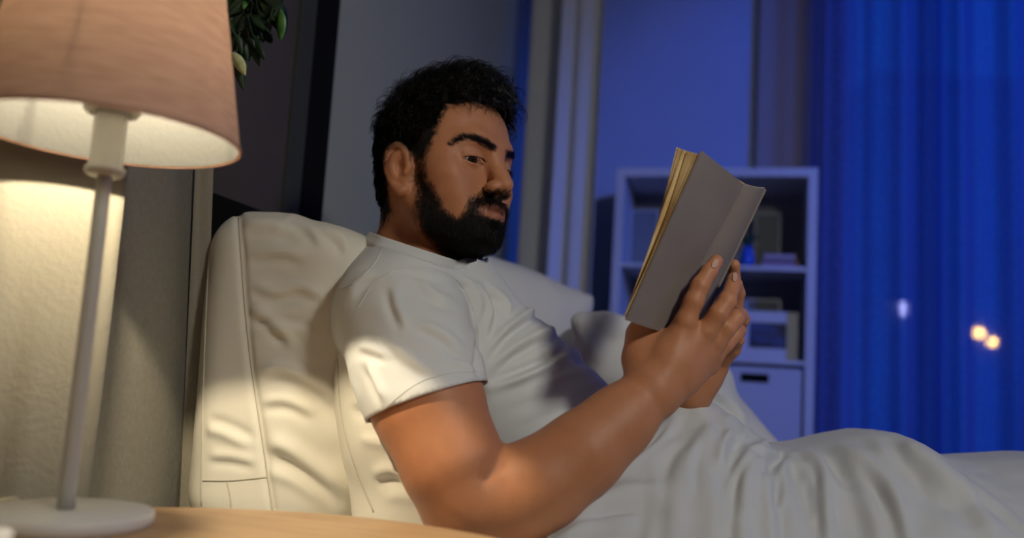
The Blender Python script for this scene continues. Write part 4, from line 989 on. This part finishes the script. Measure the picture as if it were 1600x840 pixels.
# diagonal pulls radiating from the waist and knees
ridg = lambda q, s_: (1-np.abs(vnoise(q, s_))*2)
dz = .0028*vnoise(V*np.array([22, 16, 20]), 36)+.0055*vnoise(np.column_stack([n_w[:, 0]*9+n_w[:, 1]*7, n_w[:, 1]*5-n_w[:, 0]*3, n_w[:, 2]*3]), 31)+.0022*ridg(np.column_stack([n_w[:, 0]*9+n_w[:, 1]*5, n_w[:, 1]*5-n_w[:, 0]*3, 0*n_w[:, 0]]), 32)+.0012*vnoise(V*60, 33)
FD = [([(1192, 690), (1175, 715), (1165, 760), (1150, 930)], 15, .012, 1), ([(1200, 700), (1190, 735), (1200, 790), (1215, 930)], 12, .010, -1),
      ([(1225, 705), (1262, 720), (1285, 745), (1290, 790), (1298, 930)], 17, .011, 1), ([(1240, 712), (1215, 740), (1190, 770)], 11, .007, 1), ([(1290, 690), (1330, 720), (1390, 760), (1440, 930)], 16, .011, 1),
      ([(1400, 690), (1425, 715), (1470, 750), (1530, 790), (1590, 930)], 18, .012, 1), ([(1350, 680), (1400, 730), (1450, 790)], 12, .008, -1),
      ([(1100, 640), (1075, 680), (1020, 720), (960, 755)], 12, .004, 1), ([(1130, 660), (1090, 700), (1060, 760), (1045, 930)], 16, .008, 1), ([(1150, 672), (1130, 700), (1125, 740)], 8, .008, -1),
      ([(1060, 650), (1030, 690), (985, 730)], 8, .003, 1), ([(1000, 730), (1030, 770), (1000, 930)], 15, .004, 1), ([(900, 800), (950, 780), (1010, 775), (1060, 800)], 12, .009, 1), ([(870, 838), (940, 810), (1000, 812)], 9, .007, -1),
      ([(1165, 660), (1185, 675), (1195, 692), (1180, 700)], 6, .010, 0), ([(1172, 700), (1195, 712), (1230, 706)], 6, .008, 1), ([(1320, 700), (1350, 760), (1400, 930)], 17, .006, 1), ([(1100, 720), (1110, 780), (1120, 930)], 13, .004, -1)]
KN = (W(1192, 700, 1.26)-POS)@np.stack([Rh, Fh, [0, 0, 1]], 1)
rx_, ry_ = n_w[:, 0]-KN[0], n_w[:, 1]-KN[1]; rr0 = np.hypot(rx_, ry_); th0 = np.arctan2(ry_, rx_)
wig = .35*vnoise(np.column_stack([rx_*7, ry_*7, 0*rx_]), 37)
rg = np.clip(1-np.abs(vnoise(np.column_stack([np.cos(th0+wig)*3.1, np.sin(th0+wig)*3.1, rr0*2.2]), 38))*1.9, 0, 1)**3
rg2 = np.clip(1-np.abs(vnoise(np.column_stack([rx_*4.5+ry_*3.5+wig, ry_*4.0-rx_*2.0, 0*rx_]), 39))*2.0, 0, 1)**3
dz = dz+.0095*rg*np.clip(rr0/.09, 0, 1)*np.exp(-(rr0/.42)**2)+.0065*rg2*np.clip(rr0/.2, 0, 1)
FD += [([(1210, 705), (1260, 712), (1285, 740), (1290, 800), (1300, 930)], 8, .008, 1), ([(1400, 690), (1430, 715), (1490, 760), (1560, 800), (1640, 860)], 9, .009, 1), ([(1180, 700), (1150, 735), (1135, 790), (1130, 930)], 8, .007, -1),
       ([(1300, 700), (1350, 725), (1400, 790), (1430, 900)], 8, .006, 1), ([(1060, 660), (1020, 705), (960, 745), (900, 800)], 7, .005, 1), ([(880, 815), (940, 795), (1000, 790)], 7, .006, 1), ([(1215, 715), (1225, 760), (1215, 820)], 7, .005, 1), ([(1090, 690), (1075, 740), (1080, 800)], 7, .005, -1)]
for pl_, w_, a_, sd_ in FD: dz = dz+fold(px, N, pl_, w_, a_, side=sd_, taper=.3)
df_ = dgrid.reshape(-1); dz = dz*np.clip((1.275-df_)/.10, .12, 1)
dz = .016*np.tanh(dz/.016); N2 = N+np.array([0, 0, .8]); N2 /= np.linalg.norm(N2, axis=1)[:, None]; V = V+N2*dz[:, None]
for _ in range(2): V = relax(V, Q, 1, .5)
# turned-over edge at the waist: a rounded hem
W2 = V.reshape(nu, nv, 3)
hemr = np.exp(-(Uu/.012)**2)*.010; W2[..., 2] -= hemr
dv = link('duvet', mesh_np('duvet', W2.reshape(-1, 3), Q), duv)
sm = dv.modifiers.new('s', 'SOLIDIFY'); sm.thickness = .0035; sm.offset = -1
tag(dv, 'white crumpled duvet covering the man\'s legs from the waist down', 'duvet')
# ---------------------------------------------------------------- t-shirt
tee = mat('tee_cotton', (.66, .665, .645), .85); bump(tee, 1100, .3, .0004); bump(tee, 60, .12, .001); bsdf(tee).inputs['Sheen Weight'].default_value = .1
s = SDF()
s.ell(W(700, 552, 1.285), (.20, .122, .170), MT, .05)
s.ell(W(856, 688, 1.295), (.20, .118, .160), MT, .07)
s.ell(W(626, 500, 1.175), (.080, .090, .085), None, .06)
s.ell(W(738, 500, 1.44), (.08, .08, .07), None, .05)
path_px(s, [(648, 440, 1.22, .062), (625, 490, 1.125, .070), (650, 570, 1.068, .0715), (672, 640, 1.03, .0715)], .035)
path_px(s, [(735, 450, 1.38, .045), (745, 500, 1.45, .060)], .03)
s.cone(W(660, 372, 1.255), W(662, 440, 1.26), .060, .068, .035)
s.ell(W(700, 440, 1.26), (.075, .055, .09), MT, .05)
ND = .31*CR+.95*CU; ND = ND/np.linalg.norm(ND); NK = W(668, 393, 1.25)-ND*.008
NC = W(664, 400, 1.252)
DD = .95*CR-.31*CU
def ncut(P): return (P-NK)@ND-.9*np.maximum((P-NK)@DD-.050, 0)
s.custom('x', ncut, NK, 1e3, 0)
CUFF = W(669, 627, 1.03); CN = .33*CR-.943*CU-.22*CF; CN /= np.linalg.norm(CN); CC = W(650, 570, 1.068)
def cuff(P):   # cuts only the sleeve, not the trunk
    a = (P-CUFF)@CN; b_ = .105-np.linalg.norm((P-CUFF)-a[..., None]*CN, axis=-1)
    return np.minimum(a, b_)
s.custom('x', cuff, CUFF, 1e3, 0)
# gap between sleeve and trunk
s.custom('s', lambda P: np.linalg.norm((P-W(768, 640, 1.09))*1.0, axis=-1)-.008, W(768, 640, 1.09), .05, .02)
V, Q = s.mesh(.003); 
a_ = (V-CUFF)@CN; rr_ = np.linalg.norm((V-CUFF)-a_[:, None]*CN, axis=1)
keep = (ncut(V) < -.0026) & ~((a_ > -.0028) & (a_ < .004) & (rr_ < .100))
V, Q = drop(V, Q, keep)
ed_ = {}
for q in Q:
    for a1_, b1_ in zip(q, np.roll(q, -1)): k_ = (min(a1_, b1_), max(a1_, b1_)); ed_[k_] = ed_.get(k_, 0)+1
bnd = np.unique([i for k_, c_ in ed_.items() if c_ == 1 for i in k_])
a0 = (V[bnd]-CUFF)@CN; isc = (np.abs(a0) < .012) & (np.linalg.norm((V[bnd]-CUFF)-a0[:, None]*CN, axis=1) < .105); cb_, nb_ = bnd[isc], bnd[~isc]
def snap(V):
    V[cb_] -= (((V[cb_]-CUFF)@CN)+.0015)[:, None]*CN; u_ = ncut(V[nb_])+.0015; V[nb_] -= np.where(np.abs(u_) < .004, u_, 0)[:, None]*ND; return V
V = snap(V)
nbr = {}
for (u_, v_), c_ in ed_.items():
    if c_ == 1: nbr.setdefault(u_, []).append(v_); nbr.setdefault(v_, []).append(u_)
for _ in range(14):      # even out the cut edges along themselves
    W_ = V.copy()
    for u_, l_ in nbr.items(): W_[u_] = V[u_]*.4+V[l_].mean(0)*.6
    V = W_
for _ in range(3):
    keepb = V[bnd].copy(); V = relax(V, Q, 1, .5); V[bnd] = keepb
N = vnormals(V, Q); px, _ = proj(V); fc = np.clip(-(N@CF)*3+.6, 0, 1)
a_ = (V-CUFF)@CN; rr_ = np.linalg.norm((V-CUFF)-a_[:, None]*CN, axis=1)
dz = .0022*vnoise(V*np.array([16, 16, 16]), 41)+.0010*vnoise(V*45, 42)
FS = [([(752, 560), (790, 515), (840, 480), (858, 476)], 8, .007, 1), ([(750, 590), (800, 545), (850, 520), (905, 505)], 9, .006, 1), ([(752, 612), (815, 590), (870, 565), (900, 545)], 9, .008, -1),
      ([(762, 640), (830, 615), (880, 590), (960, 578)], 9, .008, 1), ([(775, 668), (850, 640), (920, 600), (985, 585)], 8, .007, 1), ([(785, 700), (860, 670), (940, 630)], 9, .006, 1),
      ([(730, 430), (752, 455), (765, 490), (752, 540)], 8, .007, -1), ([(700, 415), (730, 440), (748, 480), (750, 530)], 7, .006, 1), ([(760, 440), (790, 470), (795, 500)], 7, .005, 1),
      ([(612, 440), (622, 480), (640, 520)], 9, .005, 1), ([(650, 430), (680, 460), (720, 475)], 9, .004, 1), ([(640, 500), (690, 520), (740, 560)], 9, .004, 1), ([(570, 560), (590, 600), (610, 640)], 8, .006, 1),
      ([(555, 540), (580, 545), (620, 560)], 8, .004, 1), ([(700, 560), (730, 570), (748, 590)], 7, .004, -1), ([(600, 520), (640, 560), (700, 590)], 10, .003, 1), ([(850, 476), (875, 485), (882, 505)], 7, .010, 1), ([(868, 500), (900, 520), (918, 540)], 8, .006, 1),
      ([(540, 470), (560, 440), (590, 420)], 8, .004, 1), ([(880, 540), (930, 560), (985, 580)], 8, .009, 1), ([(900, 600), (950, 600), (990, 595)], 8, .005, -1),
      ([(600, 410), (660, 425), (730, 440), (800, 460)], 6, .002, 1)]
for pl_, w_, a2, sd_ in FS: dz = dz+fc*fold(px, N, pl_, w_*.9, a2*(1.35 if pl_[0][0] > 745 else 1.05), side=sd_, taper=.35)
# armhole crease where the sleeve meets the chest
dz = dz-fc*fold(px, N, [(745, 470), (752, 520), (748, 575), (758, 620), (772, 690), (782, 740)], 5, .007, taper=.25)
edge = np.clip(-((V-NK)@ND)/.02, 0, 1)*np.clip(-a_/.02+(rr_ > .1), 0, 1)
V = V+N*(dz*np.clip(edge, .1, 1))[:, None]; keepb = V[bnd].copy(); V = relax(V, Q, 1, .4); V[bnd] = keepb
shirt = link('t_shirt', mesh_np('t_shirt', V, Q), tee, person)
sm = shirt.modifiers.new('s', 'SOLIDIFY'); sm.thickness = .0022; sm.offset = -1
tag(shirt, 'white short-sleeved cotton t-shirt')
sb_ = bvh_of(V, Q)
stm = mat('shirt_stitching', (.64, .645, .625), .85); bump(stm, 400, .2, .0003)
# collar rib, sleeve hem, seams
ang = []
U1 = np.cross(ND, CF); U1 /= np.linalg.norm(U1); U2 = np.cross(ND, U1)
ND = ND/np.linalg.norm(ND)
c0 = NK-ND*.003
ths = np.linspace(0, 2*math.pi, 121)[:-1]; ds = []
c0 = W(664, 400, 1.252); c0 = c0-ND*((c0-NK)@ND+.003)
for th in ths:
    dr = math.cos(th)*U1+math.sin(th)*U2; h_ = sb_.ray_cast(Vector(c0), Vector(dr)); ds.append(min(h_[3], .104-.027*min(1, max(0, (float(dr@DD)-.1)/.5))) if h_[0] is not None else np.nan)
ds = np.array(ds); ok = ~np.isnan(ds); ds = np.interp(np.arange(120), np.arange(120)[ok], ds[ok]); print('collar', ds[::10].round(3))
for _ in range(3): ds = (np.roll(ds, 1)+ds+np.roll(ds, -1))/3
ring = []
for t_, d_ in zip(ths, ds):
    p_ = c0+d_*(math.cos(t_)*U1+math.sin(t_)*U2); ring.append((t_, p_+ND*.9*max(0, (p_-NK)@DD-.050)))
rows = []
if len(ring) > 40:
    R0 = np.array([r[1] for r in ring]); cen = R0.mean(0)
    rd = (R0-cen)/np.linalg.norm(R0-cen, axis=1)[:, None]
    for (dh, off) in ((-.011, -.002), (-.006, .0018), (-.002, .0030), (.001, .0028), (.003, .0010), (.0105, -.0014), (.0125, -.0024), (.0125, -.0044), (.010, -.0050), (-.002, -.004)):
        rows.append(R0+ND*dh+rd*off)
    n_ = len(R0); vv = np.concatenate(rows); ff = [(k*n_+i, k*n_+(i+1) % n_, (k+1)*n_+(i+1) % n_, (k+1)*n_+i) for k in range(len(rows)-1) for i in range(n_)]
    MB().add(vv, ff).build('collar', tee, shirt, smooth=True)
for pts, r_ in (([(597, 389), (585, 412), (566, 432), (546, 446), (528, 452)], .0008), ([(604, 428), (625, 418), (668, 418), (706, 432), (730, 460), (745, 510), (749, 560)], .0008), ([(598, 640), (650, 600), (700, 584), (747, 580)], .0006), ([(604, 428), (585, 440), (560, 480)], .0006)):
    P = trace(sb_, pts, .0002, 60)
    if len(P) > 4: MB().tube(P, r_, 6).build('seam', stm, shirt, smooth=True)

# trousers under the duvet
trm = mat('dark_trousers', (.02, .022, .035), .8); bump(trm, 300, .3, .0006)
s = SDF()
path_px(s, [(905, 775, 1.34, .095), (1010, 800, 1.34, .080)], .05)
for d, o in ((1.17, 0), (1.38, 0)): path_px(s, [(960, 775, d, .070), (1180, 815, d, .055), (1400, 815, d, .045), (1650, 820, d, .035)], .04)
V, Q = s.mesh(.008); tr = link('trousers', mesh_np('trousers', V, Q), trm, person)

# ---------------------------------------------------------------- the book
bk = mat('grey_book_cloth', (.2, .165, .145), .8); mottle(bk, 9, (.185, .15, .132), (.22, .182, .16)); bump(bk, 500, .25, .0004)
pg = mat('yellowed_paper', (.66, .47, .22), .8); mottle(pg, 26, (.56, .37, .15), (.76, .58, .30), stretch=(1, 1, 1)); bump(pg, 120, .1, .0003)
wht = mat('page_face', (.72, .70, .60), .8); bump(wht, 90, .05, .0003)
bookr = empty('open_book', tuple(W(1080, 400, 1.10)), 'open grey clothbound book with yellowed pages held in the man\'s hands', 'book')
TL, TJ, BL, BJ = W(1097, 236, 1.020), W(1163, 289, 1.100), W(979, 500, 1.000), W(1038, 520, 1.070)
TS, BS = W(1195, 295, 1.128), W(1086, 523, 1.112)      # far edge of the spine
def slab(name, c00, c10, c11, c01, th, m, bow=0.0, n=24, mm=14, notch=False):
    """a board between four corners, th thick to the back, bowed"""
    nrm = np.cross(c10-c00, c01-c00); nrm /= np.linalg.norm(nrm)
    if nrm@CF > 0: nrm = -nrm
    v = []
    for sidex in (0, 1):
        for i in range(n):
            for j in range(mm):
                a, b_ = i/(n-1), j/(mm-1); p = c00*(1-a)*(1-b_)+c10*a*(1-b_)+c11*a*b_+c01*(1-a)*b_
                v.append(p+nrm*(bow*math.sin(math.pi*a))-nrm*th*sidex)
    f = []; o = n*mm; idx = lambda i, j, s_: s_*o+i*mm+j
    for i in range(n-1):
        for j in range(mm-1): f += [(idx(i, j, 0), idx(i+1, j, 0), idx(i+1, j+1, 0), idx(i, j+1, 0)), (idx(i, j, 1), idx(i, j+1, 1), idx(i+1, j+1, 1), idx(i+1, j, 1))]
        f += [(idx(i, 0, 0), idx(i, 0, 1), idx(i+1, 0, 1), idx(i+1, 0, 0)), (idx(i, mm-1, 0), idx(i+1, mm-1, 0), idx(i+1, mm-1, 1), idx(i, mm-1, 1))]
    for j in range(mm-1): f += [(idx(0, j, 0), idx(0, j+1, 0), idx(0, j+1, 1), idx(0, j, 1)), (idx(n-1, j, 0), idx(n-1, j, 1), idx(n-1, j+1, 1), idx(n-1, j+1, 0))]
    return MB().add(v, f).build(name, m, bookr, smooth=False, bevel=0)
slab('front_cover', BJ, BL, TL, TJ, .0024, bk, .0015)
slab('spine', BS, BJ+.03*(BS-BJ), TJ+.03*(TS-TJ), TS, .0020, bk, .0045)
TF, BF = W(1150, 292, 1.262), W(1050, 505, 1.240)
slab('back_cover', BS, BF, TF, TS, .0024, bk, 0)
MB().tube(smooth_path([BJ, (BJ+TJ)/2, TJ], 20)+(-CF)*.0004, .0012, 8).build('joint_groove', bk, bookr, smooth=True)
# leaves of the near half: each a curved sheet from the spine to the fore-edge
hor = lambda p, q: q-p
def leaves(T0, B0, T1, B1, T1b, B1b, n, name, curl, seed, first=0, mk=None):
    r = np.random.default_rng(seed); mb = MB(); K = 9
    for k in range(n):
        f = k/(n-1); te, be = T1*(1-f)+T1b*f, B1*(1-f)+B1b*f; jit = r.normal()*.0005
        up = (T0-B0)/np.linalg.norm(T0-B0); v = []
        nn = np.cross(te-T0, up); nn /= np.linalg.norm(nn)
        for i in range(K):
            a = i/(K-1); bowk = curl*math.sin(math.pi*a)*(.35+f)
            for j in range(6):
                b_ = j/5; p = (B0*(1-b_)+T0*b_)*(1-a)+(be*(1-b_)+te*b_)*a; sag = -.006*math.sin(math.pi*b_)*a*f
                v.append(p+nn*bowk+(te-T0)/np.linalg.norm(te-T0)*(jit+sag)*a+up*jit*.6)
        th = .00050; v2 = [q+nn*th for q in v]; o = len(v); fcs = []
        for i in range(K-1):
            for j in range(5): q = (i*6+j, (i+1)*6+j, (i+1)*6+j+1, i*6+j+1); fcs += [q, tuple(o+x for x in q[::-1])]
            fcs += [(i*6, o+i*6, o+(i+1)*6, (i+1)*6), (i*6+5, (i+1)*6+5, o+(i+1)*6+5, o+i*6+5)]
        e = (K-1)*6
        for j in range(5): fcs += [(e+j, o+e+j, o+e+j+1, e+j+1)]
        mb.add(v+v2, fcs)
    return mb.build(name, mk or pg, bookr)
gT, gB = TJ*.45+TS*.55+(-CR)*.006+CF*.004, BJ*.45+BS*.55+(-CR)*.006+CF*.004
TLi, BLi = TL+CF*.004-CU*.004-CR*.002, BL+CF*.004+CU*.004-CR*.001
TLo, BLo = W(1058, 231, 1.040), W(977, 493, 1.012)
leaves(gT, gB, TLi, BLi, TLo*.55+TLi*.45, BLo*.62+BLi*.38, 46, 'page_block', .003, 3)
leaves(gT, gB, TLo*.66+TLi*.34, BLo*.66+BLi*.34, TLo, BLo, 16, 'loose_leaves', .0034, 4)
leaves(gT, gB, TF-CR*.006-CF*.01-CU*.004, BF-CR*.006-CF*.01+CU*.004, TF-CR*.05-CF*.012, BF-CR*.045-CF*.012, 18, 'page_block', -.003, 5)
hb = MB().tube(smooth_path([TJ+CU*.001+CF*.003, (TJ+TS)/2-CU*.0005+CF*.001-CR*.0, TS+CU*.001+CF*.003], 12), .0014, 8).build('headband', mat('worn_spine_edge', (.30, .25, .20), .8), bookr, smooth=True)
